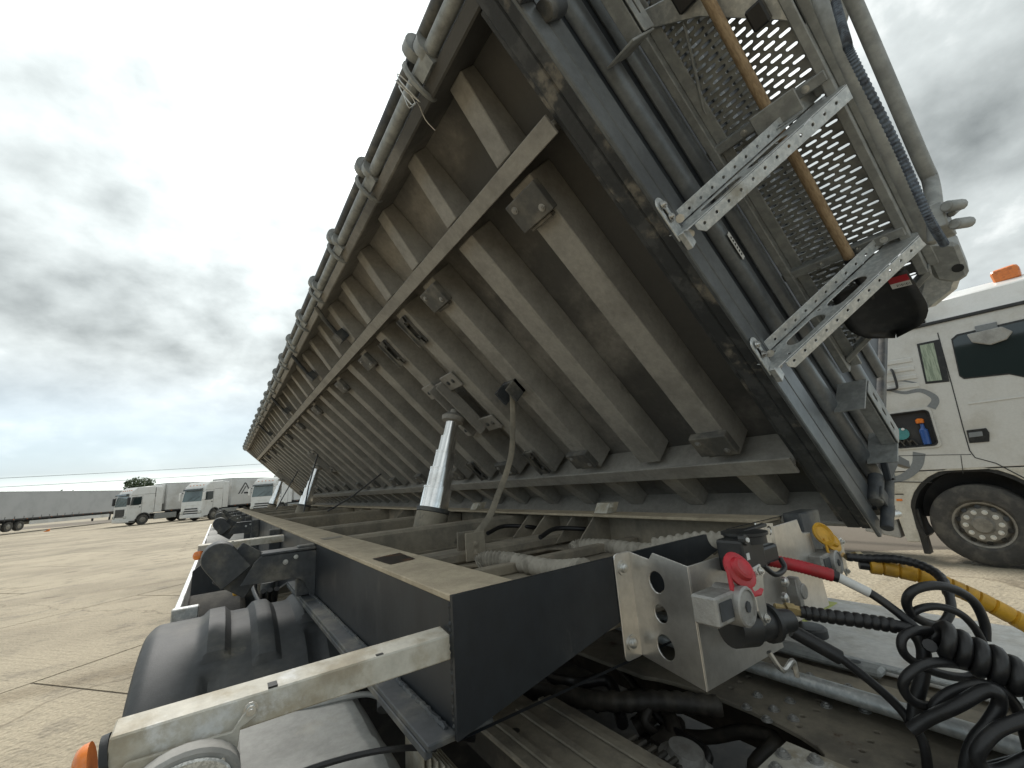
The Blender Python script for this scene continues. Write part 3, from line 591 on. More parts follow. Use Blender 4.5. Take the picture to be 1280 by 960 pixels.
# welds along the flange
wv = [(0.3655 - random.uniform(0, 0.004), 0.8 + i * 0.012, 1.1755 + random.uniform(-0.001, 0.001)) for i in range(150)]
b = MB(); b.tube(wv, [0.004 + 0.0016 * (i % 2) for i in range(150)], 5); tp('weld_seam', b, 'darkd', 0, par=frame)
# scrape patches on the top flange
for (xa, xb, ya, yb) in ((0.395, 0.475, 1.20, 1.38), (0.40, 0.485, 2.12, 2.24)):
    b = MB(); b.add([(xa, ya, ZT + 0.0015), (xb, ya + 0.02, ZT + 0.0015), (xb + 0.01, yb, ZT + 0.0015), (xa - 0.005, yb - 0.03, ZT + 0.0015)], [(0, 1, 2, 3)]); tp('worn_patch', b, 'rust' if ya < 2 else 'tan', 0, par=frame)
b = MB(); b.box(1.705, 1.715, 0.775, 13.6, 0.95, ZT - 0.0125); frame2 = tp('chassis_beam', b, 'tan', 0)
b = MB(); b.box(1.575, 1.72, 0.772, 13.6, ZT - 0.012, ZT); tp('top_flange', b, 'topdust', 0.002, par=frame2)
# front plate of the neck, with the hose notch
b = MB(); b.plate([(0.366, 1.168), (1.84, 1.168), (1.84, 1.40), (1.335, 1.40)] + [(1.27 + 0.065 * math.cos(R(a)), 1.40 + 0.05 * math.sin(R(a))) for a in range(0, -181, -20)] + [(0.366, 1.40)], [], 0.010, (0, 0.771, 0), (1, 0, 0), (0, 0, 1))
nose = tp('neck_front_plate', b, 'dark', 0.0035)
for wa, wb_ in (((0.369, 0.7745, 1.18), (0.369, 0.7745, 1.386)), ((0.39, 0.7735, 1.386), (0.52, 0.7735, 1.386))):
    wv = [Vector(wa).lerp(Vector(wb_), i / 40) + Vector((random.uniform(-.001, .001), 0, 0)) for i in range(41)]; b = MB(); b.tube(wv, [0.0042 + 0.0014 * (i % 2) for i in range(41)], 6); b.build('weld_seam', 'dark', nose)
b = MB(); b.box(1.70, 1.86, 0.70, 0.7605, 1.25, 1.41); tp('plate_end_bracket', b, 'darkd', 0.004)
# lower deck of the neck and its openings
b = MB(); b.plate([(0.385, 0.785), (1.70, 0.785), (1.70, 2.55), (0.385, 2.55)], [rrect(0.62, 0.98, 1.50, 1.75, 0.05), rrect(1.10, 1.45, 1.50, 1.78, 0.05), rrect(0.60, 1.5, 2.0, 2.35, 0.06)], 0.012, (0, 0, 1.235), (1, 0, 0), (0, 1, 0)); tp('neck_deck_plate', b, 'tan', 0.002)
b = MB(); b.box(0.385, 1.70, 1.44, 1.49, 1.248, 1.285); tp('deck_stiffener', b, 'tan', 0.004)
b = MB(); b.box(0.385, 1.70, 1.80, 1.94, 1.248, 1.30); tp('deck_stiffener', b, 'tan', 0.012)
b = MB(); b.prism([(1.03, 1.0, 1.248), (1.03, 1.42, 1.248), (1.03, 1.42, 1.28), (1.03, 1.0, 1.28)], (0.05, 0, 0)); tp('deck_stiffener', b, 'tan', 0.004)
# cross members
for i, (y, hh) in enumerate(((2.42, 0.15), (3.35, 0.16), (5.3, 0.16), (6.9, 0.15), (8.35, 0.16), (9.9, 0.15), (11.4, 0.15), (12.9, 0.15))):
    b = MB(); b.box(0.383, 1.703, y - 0.06, y + 0.06, 1.375 - hh, 1.375); tp('crossmember', b, 'tan', 0.014)
for y in (2.05, 3.1, 4.3, 7.6, 8.15, 12.75, 13.4):
    b = MB(); b.box(0.383, 1.703, y - 0.035, y + 0.035, 1.15, 1.25); tp('crossmember', b, 'tan', 0.008)
# gussets on the far beam
for y in (1.62, 1.78, 2.02, 2.18, 3.6, 4.4, 5.2, 6.0):
    b = MB(); b.prism([(1.7045, y, ZT - 0.014), (1.60, y, ZT - 0.014), (1.46, y, 1.262), (1.7045, y, 1.262)], (0, 0.008, 0)); tp('gusset_plate', b, 'tan', 0)
# body hinge bearers on the far side
for y in (1.6, 4.2, 6.8, 9.4, 12.0):
    b = MB(); b.prism([(1.716, y - 0.05, 1.12), (1.716, y - 0.05, 1.34), (2.20, y - 0.05, 1.27), (2.24, y - 0.05, 1.2), (2.1, y - 0.05, 1.16)], (0, 0.1, 0)); b.cyl((2.19, y - 0.09, 1.30), (2.19, y + 0.09, 1.30), 0.04, 12)
    tp('hinge_bearer', b, 'tan', 0.004)
for y in (1.55, 2.9):
    b = MB(); b.prism([(1.62, y, ZT + 0.001), (1.69, y, ZT + 0.001), (1.72, y, ZT + 0.05), (1.65, y, ZT + 0.05)], (0, 0.09, 0)); bolt(b, (1.66, y, ZT + 0.03), (0, -1, 0), 0.01); tp('rest_bracket', b, 'galvdust', 0.002)
# corrugated conduits lying in the neck
def corr(pts, r, k=26):
    p = spline(pts, k); b = MB(); b.tube(p, [r * (1.0 if i % 4 < 2 else 0.84) for i in range(len(p))], 14); return b
tp('corrugated_conduit', corr([(0.904,1.620,1.269),(0.932,1.600,1.285),(0.993,1.500,1.280),(0.996,1.250,1.279),(0.966,1.050,1.308)], 0.036), 'hose', 0, 70)
tp('corrugated_conduit', corr([(1.430,1.620,1.247),(1.467,1.600,1.262),(1.498,1.450,1.266),(1.468,1.200,1.272),(1.404,1.020,1.298)], 0.036), 'hose', 0, 70)
tp('corrugated_conduit', corr([(1.20, 0.95, 1.345), (1.27, 0.80, 1.365), (1.33, 0.70, 1.345), (1.36, 0.64, 1.30)], 0.036), 'hose', 0, 70)
for k, (yy, zz) in enumerate(((1.7, 1.32), (2.2, 1.31))):
    b = MB(); b.tube(spline([(1.3, yy, zz), (1.45, yy + 0.05, zz + 0.02), (1.6, yy - 0.03, zz), (1.7, yy, zz - 0.03)], 5), 0.012, 8); tp('air_line', b, 'rubber', 0, 50)

# outriggers with their rest paddles along the near side
def outrigger(y, full=True):
    b = MB()
    pl = [(0.372, 1.362), (0.158, 1.366), (0.135, 1.345), (0.09, 1.262), (0.289, 1.258)] + [(0.31, 1.25), (0.33, 1.232), (0.345, 1.20), (0.352, 1.165), (0.372, 1.165)]
    b.plate(pl, [], 0.009, (0, y - 0.05, 0), (1, 0, 0), (0, 0, 1))
    b.plate(pl, [], 0.009, (0, y + 0.05, 0), (1, 0, 0), (0, 0, 1)); b.box(0.16, 0.371, y - 0.06, y + 0.06, 1.3665, 1.376)
    o = tp('outrigger', b, 'darkd', 0.002)
    b = MB(); b.beam((0.150, y, 1.388), (0.052, y, 1.245), 0.14, 0.016, (0, 1, 0)); b.build('stop_plate', 'darkd', o, 0.003)
    c1 = Vector((0.012, 1.382)); ax = Vector((0.052, -0.066)).normalized(); r = 0.058
    n = Vector((-ax.y, ax.x)); e = c1 + ax * 0.105
    ol = [tuple(c1 + (n * math.cos(R(t)) - ax * math.sin(R(t))) * r) for t in range(0, 181, 15)]
    ol = ol + [tuple(e - n * r * 1.05), tuple(e + n * r * 1.05)]
    b = MB(); b.plate(ol, [], 0.010, (0, y - 0.055, 0), (1, 0, 0), (0, 0, 1))
    b.plate(ol, [], 0.010, (0, y + 0.065, 0), (1, 0, 0), (0, 0, 1))
    rim = [Vector((p[0], y, p[1])) for p in ol[:-2]]
    b.tube([Vector((ol[-2][0], y, ol[-2][1]))][:0] + rim + [Vector((ol[-2][0], y, ol[-2][1]))], 0.058, 8, True, (1.0, 0.07, (0, 1, 0)))
    b.build('rest_paddle', 'darkd', o, 0.002, 40)
    b = MB(); bolt(b, (0.25, y - 0.059, 1.33), (0, -1, 0), 0.007); bolt(b, (0.29, y - 0.059, 1.345), (0, -1, 0), 0.006); b.build('bolt', 'zinc', o)
for y in (2.2, 5.6, 8.3, 10.3, 12.5): outrigger(y)
# vertical stiffeners on the near web
for y in (2.16, 3.5, 5.5, 7.0, 8.25, 10.3, 12.4):
    b = MB(); b.box(0.30, 0.3705, y, y + 0.05, 1.178 if y < 2.6 else 1.0, ZT - 0.014); tp('web_stiffener', b, 'darkd', 0.003)
# galvanised lamp arms and lamps
def lamp_arm(y, z=0.0, near=True):
    a = Vector((0.368, y, 1.312 + z)); c = Vector((-0.092, y, 1.318 + z))
    b = MB()
    d = c - a
    for s_ in (0,):
        b.add([a + Vector((0, -0.022, 0.013)), a + Vector((0, 0.022, 0.019)), c + Vector((0, 0.022, 0.011)), c + Vector((0, -0.022, 0.005)),
               a + Vector((0, -0.026, -0.026)), c + Vector((0, -0.026, -0.032)), a + Vector((0, 0.022, 0.015)), c + Vector((0, 0.022, 0.007)), a + Vector((0, -0.022, -0.026)), c + Vector((0, -0.022, -0.032)), a + Vector((0, -0.018, 0.009)), c + Vector((0, -0.018, 0.001))],
              [(0, 1, 2, 3), (0, 3, 5, 4), (6, 10, 11, 7), (10, 8, 9, 11), (1, 6, 7, 2), (4, 5, 9, 8), (0, 4, 8, 10, 6, 1), (3, 2, 7, 11, 9, 5)])
    o = tp('lamp_arm', b, 'galvdust', 0.003)
    b = MB()
    for q in (0.28, 0.62):
        p = a.lerp(c, q) + Vector((0, -0.010, 0.0085 + 0.003 * (1 - q))); b.box(p.x - 0.006, p.x + 0.006, p.y - 0.009, p.y + 0.009, p.z - 0.004, p.z + 0.0015)
    b.build('arm_slot', 'black', o)
    return o
la = lamp_arm(0.80, 0.006)
b = MB()                                                  # lamp carrier plate
LPl = [(-0.078,1.295), (-0.072,1.302), (0.035,1.298), (0.041,1.307), (0.054,1.323), (0.064,1.315), (0.062,1.307), (0.044,1.299), (0.040,1.252), (0.027,1.212), (-0.072,1.238)]
b.plate(LPl, [], 0.005, (0, 0.768, 0), (1, 0, 0), (0, 0, 1)); lc = b.build('lamp_carrier', 'galvdust', la, 0.001)
b = MB(); bolt(b, (0.055,0.767,1.317), (0, -1, 0), 0.006); bolt(b, (0.025,0.738,1.284), (0, -1, 0), 0.005); b.build('bolt', 'zinc', la)
lp = Vector((-0.014,0.745,1.263))
def ell(c, rx, rz, y, n=28): return [(c.x + rx * math.cos(2 * math.pi * i / n), y, c.z + rz * math.sin(2 * math.pi * i / n)) for i in range(n)]
b = MB(); b.prism(ell(lp, 0.060, 0.042, 0.730), (0, 0.031, 0)); b.build('lamp_housing', 'greyp', la, 0.004, 40)
b = MB(); b.prism(ell(lp, 0.051, 0.034, 0.724), (0, 0.0055, 0)); b.build('lamp_lens', 'lamp', la, 0.002, 40)
b = MB(); q = Vector((-0.091,0.780,1.310)); b.lathe(q + Vector((-0.016, 0.02, -0.012)), (-1, 0, -0.2), [(0, 0.026), (0.006, 0.026), (0.012, 0.023), (0.016, 0.015), (0.0175, 0.004)], 20); b.build('marker_lens', 'orange', la, 0, 50)
b = MB(); b.lathe(q + Vector((0.002, 0.02, -0.010)), (-1, 0, -0.2), [(0, 0.028), (0.008, 0.028)], 20); b.build('marker_housing', 'rubber', la, 0, 50)
la2 = lamp_arm(3.3, 0.03)
b = MB(); b.lathe((-0.075, 3.28, 1.30), (-0.6, -0.8, 0), [(0, 0.025), (0.03, 0.025), (0.04, 0.01)], 16); b.build('marker_lens', 'orange', la2, 0, 50)

# side guard panel, trailer mudguards and wheels along the near side
b = MB(); b.box(-0.135, -0.125, 2.75, 12.8, 0.78, 1.09); b.box(-0.15, -0.125, 2.75, 12.8, 1.0901, 1.11); tp('side_guard', b, 'galv', 0.003)
b = MB(); b.box(-0.155, -0.05, 2.70, 2.7499, 0.70, 1.12); tp('side_guard_end', b, 'galv', 0.004)
for y in (7.6, 8.92, 10.24):
    prof_ = []
    for t in range(0, 13):
        a_ = R(15 + 150 * t / 12); prof_.append((y + 0.60 * math.cos(a_), 0.55 + 0.60 * math.sin(a_)))
    inn = [(y + 0.585 * math.cos(R(15 + 150 * t / 12)), 0.55 + 0.585 * math.sin(R(15 + 150 * t / 12))) for t in range(12, -1, -1)]
    b = MB(); b.prism([(-0.12, a_, c_) for a_, c_ in prof_ + inn], (0.46, 0, 0)); tp('mudguard', b, 'greyp', 0.003, 30)
for (x0, x1) in ((-0.10, 0.34),):
    pass
def wheel_obj(nm, c, ax, R0, wdt, par, tyre='tyre', rim='rim', nuts=10, detail=True, dish=0.0):
    c = Vector(c); ax = Vector(ax).normalized()
    b = MB(); h = wdt / 2
    prof = [(-h * 0.85, R0 * 0.56), (-h, R0 * 0.62), (-h * 1.02, R0 * 0.80), (-h * 0.92, R0 * 0.93), (-h * 0.78, R0 * 0.985), (-h * 0.5, R0), (h * 0.5, R0), (h * 0.78, R0 * 0.985), (h * 0.92, R0 * 0.93), (h * 1.02, R0 * 0.80), (h, R0 * 0.62), (h * 0.85, R0 * 0.56)]
    b.lathe(c, ax, prof, 40 if detail else 18, True); w = b.build(nm, tyre, par, 0, 32)
    b = MB(); o = c + ax * (h * 0.80)
    pr = [(-0.9 * h, R0 * 0.555), (0.0, R0 * 0.565), (0.03 * R0, R0 * 0.56), (0.01 * R0, R0 * 0.52), (-h * 0.35, R0 * 0.47), (-h * 0.45 + dish, R0 * 0.45), (-h * 0.1 + dish, R0 * 0.40), (-h * 0.05 + dish, R0 * 0.22), (h * 0.05 + dish, R0 * 0.20), (h * 0.2 + dish, R0 * 0.17), (h * 0.22 + dish, 0.01)]
    b.lathe(o, ax, pr, 40 if detail else 16); rm = b.build('rim', rim, w, 0, 30)
    if detail:
        u = ax.orthogonal().normalized(); s_ = ax.cross(u)
        for i in range(nuts):
            a_ = 2 * math.pi * (i + 0.3) / nuts; p = o + (u * math.cos(a_) + s_ * math.sin(a_)) * R0 * 0.315 + ax * (-h * 0.09 + dish)
            b = MB(); b.cyl(p, p + ax * 0.006, 0.030, 14); b.cyl(p + ax * 0.006, p + ax * 0.035, 0.021, 12, 0.017); b.build('wheel_nut', 'nut', w, 0, 40)
            a_ += math.pi / nuts; p = o + (u * math.cos(a_) + s_ * math.sin(a_)) * R0 * 0.435 + ax * (-h * 0.2 + dish)
            b = MB(); b.lathe(p, ax + (u * math.cos(a_) + s_ * math.sin(a_)) * 0.5, [(0.0, 0.030), (0.012, 0.030)], 12); b.build('rim_hole', 'black', w, 0, 40)
    return w
for y in (7.6, 8.92, 10.24):
    wheel_obj('wheel', (0.10, y, 0.52), (-1, 0, 0), 0.52, 0.385, trailer, detail=False)
    wheel_obj('wheel', (2.04, y, 0.52), (1, 0, 0), 0.52, 0.385, trailer, detail=False)
    b = MB(); b.cyl((0.25, y, 0.52), (1.9, y, 0.52), 0.07, 10); tp('axle', b, 'farblack', 0)
# landing leg, tank and cables near the side
b = MB(); b.box(0.16, 0.26, 3.7, 3.8, 0.35, 1.20); b.box(0.10, 0.30, 3.65, 3.85, 0.30, 0.3499); tp('landing_leg', b, 'darkd', 0.004)
b = MB(); b.box(1.86, 1.96, 3.7, 3.8, 0.35, 1.20); tp('landing_leg', b, 'darkd', 0.004)
b = MB(); b.prism([(-0.10, 3.05, 1.24), (-0.02, 3.05, 1.30), (0.12, 3.05, 1.16), (0.12, 3.05, 1.115), (-0.10, 3.05, 1.115)], (0, 0.02, 0)); tp('mud_flap', b, 'dark', 0.002)
b = MB(); b.box(0.09, 0.135, 2.86, 2.94, 1.105, 1.165); tp('yellow_fitting', b, 'yellow', 0.006)
for k in range(3):
    b = MB(); b.tube(spline([(0.21 + 0.03 * k, 2.6, 1.15), (0.22 + 0.02 * k, 2.8, 1.05 - 0.03 * k), (0.2, 3.2, 1.1), (0.25, 3.8, 1.2)], 5), 0.013, 8); tp('air_line', b, 'rubber', 0, 50)
b = MB(); b.cyl((0.24, 2.72, 0.98), (0.24, 2.72, 1.17), 0.035, 12); tp('air_spring_valve', b, 'darkd', 0, 40)

# ---- stainless coupling box on the neck plate
yb = 0.58
P_ = dict(A=(0.812, 1.398), B=(0.795, 1.185))
cb = MB()
fx0 = 0.795
# bolted flange
cb.plate(rrect(0, 0.062, 0, 0.235, 0.012, 3), [circ(0.026, 0.20, 0.011, 10), circ(0.026, 0.035, 0.011, 10)], 0.004, (0.797, 0.7605, 1.172), (1, 0, 0.0), (0, 0, 1))
coupling = tp('coupling_box', cb, 'steel', 0.001)
cs = MB()                                                 # the pierced cheek
cs.plate([(0, 0), (0.185, -0.012), (0.185, 0.222), (0.085, 0.238), (0.07, 0.222), (0, 0.232)], [circ(0.087, 0.175, 0.0235, 20), circ(0.087, 0.108, 0.019, 20), circ(0.087, 0.040, 0.0255, 20)], 0.004, (0.858, 0.7603, 1.173), Vector((-0.155, -1, 0)).normalized(), (0, 0, 1))
cs.build('box_cheek', 'steel', coupling, 0.0008)
c0 = Vector((0.858, 0.7603, 0)) + Vector((-0.155, -1, 0)).normalized() * 0.185
fxl = c0.x; fy = c0.y
cf = MB(); cf.plate([(fxl, 1.161), (1.16, 1.155), (1.15, 1.19), (1.46, 1.185), (1.44, 1.385), (1.39, 1.39), (1.375, 1.43), (1.03, 1.425), (1.02, 1.395), (fxl, 1.395)], [], -0.004, (0, fy, 0), (1, 0, 0), (0, 0, 1)); cf.build('box_front', 'steel', coupling, 0.001)
cf = MB(); cf.plate([(0, 0), (0.17, 0), (0.17, 0.2), (0, 0.2)], [], 0.004, (1.445, fy + 0.004, 1.185), (0.12, 1, 0), (0, 0, 1)); cf.build('box_cheek', 'steel', coupling, 0.001)
b = MB(); 
for zz in (1.207, 1.372): b.lathe((0.823, 0.7563, zz), (0, -1, 0), [(0, 0.017), (0.003, 0.017), (0.0031, 0.011), (0.009, 0.0095), (0.011, 0.006)], 16)
b.build('bolt', 'zinc', coupling, 0, 40)
# red coupling head
def gladhand(px, capmat, sc, mir=0):
    c = Vector(px)
    b = MB(); b.obox(c + Vector((-0.045, 0.01, 0.006)) * sc, (0.045 * sc, 0, 0), (0, 0.03 * sc, 0), (0, 0, 0.030 * sc)); g_ = b.build('air_coupling', 'cast', coupling, 0.004)
    b = MB(); b.obox(c + Vector((-0.055, -0.0215, 0.006)) * sc, (0.024 * sc, 0, 0), (0, 0.001, 0), (0, 0, 0.018 * sc)); b.build('bracket_recess', 'darkd', g_)
    b = MB(); b.lathe(c + Vector((0.01, 0.035, 0)) * sc, (0.05, -1, 0), [(0, 0.042 * sc), (0.065 * sc, 0.042 * sc), (0.068 * sc, 0.038 * sc), (0.0681 * sc, 0.035 * sc), (0.064 * sc, 0.034 * sc), (0.066 * sc, 0.012 * sc), (0.060 * sc, 0.010 * sc)], 28); b.build('coupling_body', 'cast', g_, 0, 35)
    b = MB(); b.cyl(c + Vector((0.012, -0.0285, 0)) * sc, c + Vector((0.0125, -0.034, 0)) * sc, 0.012 * sc, 6); b.build('hex_plug', 'darkd', g_, 0)
    cc = c + Vector((0.046, -0.005, 0.066)) * sc; nn = Vector((-0.12, -0.85, 0.5)).normalized()
    b = MB(); b.lathe(cc, nn, [(0, 0.040 * sc), (0.007 * sc, 0.042 * sc), (0.010 * sc, 0.037 * sc), (0.011 * sc, 0.028 * sc), (0.02 * sc, 0.025 * sc), (0.023 * sc, 0.019 * sc), (0.0215 * sc, 0.016 * sc), (0.0215 * sc, 0.004 * sc)], 26); cp = b.build('dust_cap', capmat, g_, 0, 35)
    b = MB(); b.prism([cc + Vector(v) * sc for v in ((-0.035, 0.0, -0.035), (0.035, 0.0, -0.035), (0.07, -0.01, -0.052), (0.05, -0.012, -0.062), (-0.045, -0.01, -0.055), (-0.06, -0.005, -0.03), (-0.052, 0, 0.02))], Vector((0, -0.008, 0.002)) * sc); b.build('cap_tab', capmat, cp, 0.002)
    b = MB(); q = c + Vector((0.085, -0.02, 0.02)) * sc
    b.prism([q + Vector(v) * sc for v in ((-0.012, 0, 0.045), (0.04, 0, 0.05), (0.045, 0, 0.03), (0.03, 0, -0.02), (0.028, 0, -0.075), (0.008, 0, -0.082), (-0.012, 0, -0.045))], Vector((0.0, 0.006, 0)) * sc); b.build('locking_plate', 'zinc', g_, 0.002)
    b = MB(); 
    for v in ((0.0, -0.002, 0.035), (0.03, -0.002, 0.035), (0.016, -0.002, -0.065)): bolt(b, q + Vector(v) * sc, (0, -1, 0.1), 0.0065 * sc, 0.006 * sc)
    b.build('bolt', 'zinc', g_)
    b = MB(); b.obox(c + Vector((0.115, 0.015, 0.0)) * sc, (0.022 * sc, 0, 0), (0, 0.026 * sc, 0), (0, 0, 0.04 * sc)); b.build('coupling_block', 'cast', g_, 0.005)
    return g_, c + Vector((0.135, 0.01, -0.012)) * sc
g1, e1 = gladhand((0.834,0.500,1.332), 'red', 0.86)
g2, e2 = gladhand((1.464,0.560,1.302), 'yellow', 0.80)
# second, raised yellow cap behind
q = Vector((1.475,0.560,1.377)); b = MB(); b.lathe(q, (-0.3, -0.85, 0.4), [(0, 0.032), (0.006, 0.034), (0.01, 0.028), (0.004, 0.022), (0.004, 0.003)], 22); b.build('dust_cap', 'yellow', g2, 0, 35)
# black electric socket above the red head
def so(px, py, y): return None
b = MB(); c = Vector((1.009,0.550,1.399))
b.obox(c + Vector((-0.012, 0.0, 0)), (0.05, 0, 0), (0, 0.03, 0), (0, 0, 0.035)); b.obox(c + Vector((0.03, -0.002, -0.012)), (0.075, 0, 0.0), (0, 0.026, 0), (0, 0, 0.02)); sk = b.build('electric_socket', 'black', coupling, 0.007, None, 2)
b = MB(); b.lathe(c + Vector((0.015, 0.0, 0.020)), (0, 0, 1), [(0, 0.045), (0.016, 0.045), (0.018, 0.05), (0.024, 0.05), (0.026, 0.03)], 22); b.build('socket_lid', 'black', sk, 0, 35)
b = MB(); b.obox(c + Vector((0.06, 0, 0.045)), (0.055, 0, 0.002), (0, 0.008, 0), (0, 0, 0.004)); b.cyl(c + Vector((-0.045, -0.02, 0.035)), c + Vector((-0.045, -0.035, 0.035)), 0.012, 12); b.build('lid_lever', 'black', sk, 0.002)
b = MB(); b.lathe(c + Vector((-0.045, -0.0355, 0.035)), (0, -1, 0), [(0, 0.005), (0.004, 0.005)], 8); b.obox(c + Vector((-0.043, -0.0305, -0.0)), (0.006, 0, 0), (0, 0.0008, 0), (0, 0, 0.007)); b.build('socket_mark', 'paper', sk)
b = MB(); b.tube(spline([c + Vector((0.03, -0.02, -0.03)), c + Vector((0.06, -0.03, -0.055)), c + Vector((0.11, -0.03, -0.05)), c + Vector((0.12, -0.02, -0.03))], 5), 0.006, 8); b.build('latch_spring', 'black', sk, 0, 50)
b = MB(); b.plate([(0, 0), (0.10, -0.012), (0.105, 0.055), (0.02, 0.065)], [circ(0.08, 0.04, 0.012, 10)], 0.003, (1.091,0.565,1.386), (1, 0, 0), (0, 0, 1)); b.build('socket_backplate', 'zinc', coupling, 0)
# lower plug with boot, at the foot of the box
c2 = Vector((0.922,0.500,1.268))
b = MB(); b.lathe(c2 + Vector((-0.055, 0.03, 0.01)), (1, -0.28, -0.08), [(0, 0.036), (0.05, 0.038), (0.052, 0.032), (0.095, 0.030), (0.097, 0.037), (0.107, 0.037), (0.109, 0.026), (0.16, 0.022)], 22); b.build('electric_plug', 'black', coupling, 0, 35)
b = MB(); b.tube(spline([c2 + Vector((-0.02, -0.02, -0.03)), c2 + Vector((0.0, -0.03, -0.065)), c2 + Vector((0.045, -0.03, -0.06)), c2 + Vector((0.05, -0.03, -0.09))], 4), 0.005, 7); b.build('plug_clip', 'zinc', coupling, 0, 50)
c3 = Vector((1.232,0.565,1.273)); b = MB(); b.lathe(c3, (0, -1, 0), [(0, 0.032), (0.014, 0.032), (0.016, 0.02), (0.03, 0.018)], 18); b.obox(c3 + Vector((-0.02, -0.015, 0.0)), (0.012, 0, 0), (0, 0.012, 0), (0, 0, 0.036)); b.build('blank_coupling', 'cast', coupling, 0.002, 40)
b = MB()
for px in ((1.163,0.550,1.307), (1.147,0.550,1.274), (0.944,0.565,1.236)): b.lathe(px, (0, -1, 0), [(0, 0.012), (0.008, 0.011), (0.012, 0.005)], 12)
b.build('bolt', 'zinc', coupling, 0, 40)

# ------------------------------------------------------------------ cables and hoses between the two vehicles
def hose(nm, pts, r, m, label, cat, k=8, n=12, prof=None):
    p = spline(pts, k); b = MB(); rr = r if prof is None else [r * prof(i) for i in range(len(p))]
    b.tube(p, rr, n); o = b.build(nm, m, None, 0, 60); return tag(o, label, cat), p
# red sleeved cable from the socket
RC = [(1.170,0.576,1.353),(1.201,0.521,1.339),(1.232,0.466,1.320)]
o, _ = hose('electric_cable', RC + [(1.248,0.435,1.300),(1.261,0.406,1.282),(1.269,0.372,1.251),(1.274,0.341,1.214),(1.287,0.327,1.186),(1.294,0.315,1.191)], 0.0095, 'rubber', 'black electric cable with a red sleeve leaving the black socket', 'cable')
p = spline(RC, 18); b = MB(); b.tube(p, [0.0155 if (i // 1) % 2 else 0.0142 for i in range(len(p))], 12); b.build('red_sleeve', 'red', o, 0, 70)
p = [(1.237,0.457,1.316),(1.260,0.410,1.285)]; b = MB(); b.tube(p, 0.0105, 12); b.build('printed_tag', 'paper', o, 0, 50)
p = [(1.230,0.470,1.322),(1.237,0.457,1.316)]; b = MB(); b.tube(p, 0.0125, 12); b.build('cable_gland', 'rubber', o, 0, 50)
# hose of the red coupling
p = [(1.099,0.551,1.263),(1.120,0.532,1.256),(1.143,0.511,1.250)]
o, pp_ = hose('air_hose', [(1.138,0.515,1.251),(1.176,0.465,1.242),(1.211,0.417,1.235),(1.236,0.376,1.230),(1.246,0.347,1.220),(1.247,0.336,1.189),(1.235,0.346,1.140),(1.221,0.362,1.095),(1.212,0.375,1.050)], 0.0125, 'rubber', 'black air hose with spiral wrap fixed to the red coupling head', 'hose', 14, 12, None)
b = MB(); b.lathe(p[0], sub(p[2], p[0]), [(0, 0.009), (0.022, 0.009), (0.023, 0.015), (0.042, 0.015), (0.043, 0.012), (0.07, 0.012)], 6); b.build('brass_fitting', 'brass', o, 0)
q = [(1.144,0.507,1.249),(1.176,0.465,1.242),(1.211,0.417,1.235),(1.238,0.372,1.229)]; q = spline(q, 14); b = MB(); b.tube(q, [0.0155 if i % 4 < 3 else 0.0128 for i in range(len(q))], 12); b.build('spiral_wrap', 'rubber', o, 0, 50)
# lower cable with its boot
o, _ = hose('electric_cable', [(1.125,0.535,1.210),(1.150,0.500,1.186),(1.172,0.466,1.159),(1.194,0.430,1.120),(1.209,0.404,1.088),(1.215,0.387,1.063),(1.214,0.380,1.047)], 0.009, 'rubber', 'black electric cable running down from the lower plug of the steel box', 'cable')
b = MB(); b.tube([(1.125,0.535,1.210),(1.172,0.466,1.159)], 0.0155, 14); b.build('cable_boot', 'rubber', o, 0, 50)
# yellow hose
YH = [(1.527,0.505,1.291),(1.556,0.449,1.282),(1.593,0.379,1.262),(1.622,0.329,1.232),(1.648,0.283,1.198),(1.688,0.220,1.141),(1.734,0.145,1.071)]
o, _ = hose('air_hose', YH, 0.012, 'rubber', 'yellow spiral-wrapped air hose leading right from the yellow coupling head', 'hose')
q = spline(YH, 22)[8:]; b = MB(); b.tube(q, [0.0205 if i % 10 else 0.0155 for i in range(len(q))], 14); b.build('yellow_spiral_wrap', 'yellow', o, 0, 40)
o, _ = hose('air_hose', [(1.508,0.525,1.313),(1.534,0.482,1.309),(1.545,0.423,1.311),(1.545,0.376,1.302),(1.517,0.338,1.285),(1.466,0.319,1.257),(1.428,0.315,1.230),(1.386,0.327,1.207),(1.344,0.341,1.215),(1.299,0.353,1.241),(1.280,0.352,1.272),(1.284,0.335,1.297),(1.322,0.307,1.304),(1.363,0.282,1.290),(1.397,0.266,1.261),(1.410,0.262,1.218),(1.408,0.268,1.183)], 0.0105, 'rubber', 'thin black ribbed hose arching behind the yellow hose and looping over the tight coil', 'hose', 10, 12, lambda i: 1.12 if (i % 3 and i < 52) else (0.95 if i < 52 else 0.9))
b = MB(); b.lathe((1.508,0.525,1.313), (1, -0.25, -0.1), [(0, 0.009), (0.035, 0.009), (0.036, 0.014), (0.06, 0.014)], 6); b.build('brass_fitting', 'brass', o, 0)
# the thick coiled cable
ax0 = Vector((1.240,0.312,1.225)); ax1 = Vector((1.287,0.154,1.132)); d = (ax1 - ax0); u = d.orthogonal().normalized(); s_ = d.normalized().cross(u)
T = 8.0; hp = []
for i in range(int(T * 22) + 1):
    t = i / (T * 22); a_ = 2 * math.pi * T * t; hp.append(ax0 + d * t + (u * math.cos(a_) + s_ * math.sin(a_)) * (0.025 + 0.0015 * math.sin(a_ * 0.37)))
b = MB(); b.tube(hp, 0.0118, 10); o = b.build('coiled_cable', 'rubber', None, 0, 60); tag(o, 'tight black coiled cable at the right edge of the picture', 'cable')
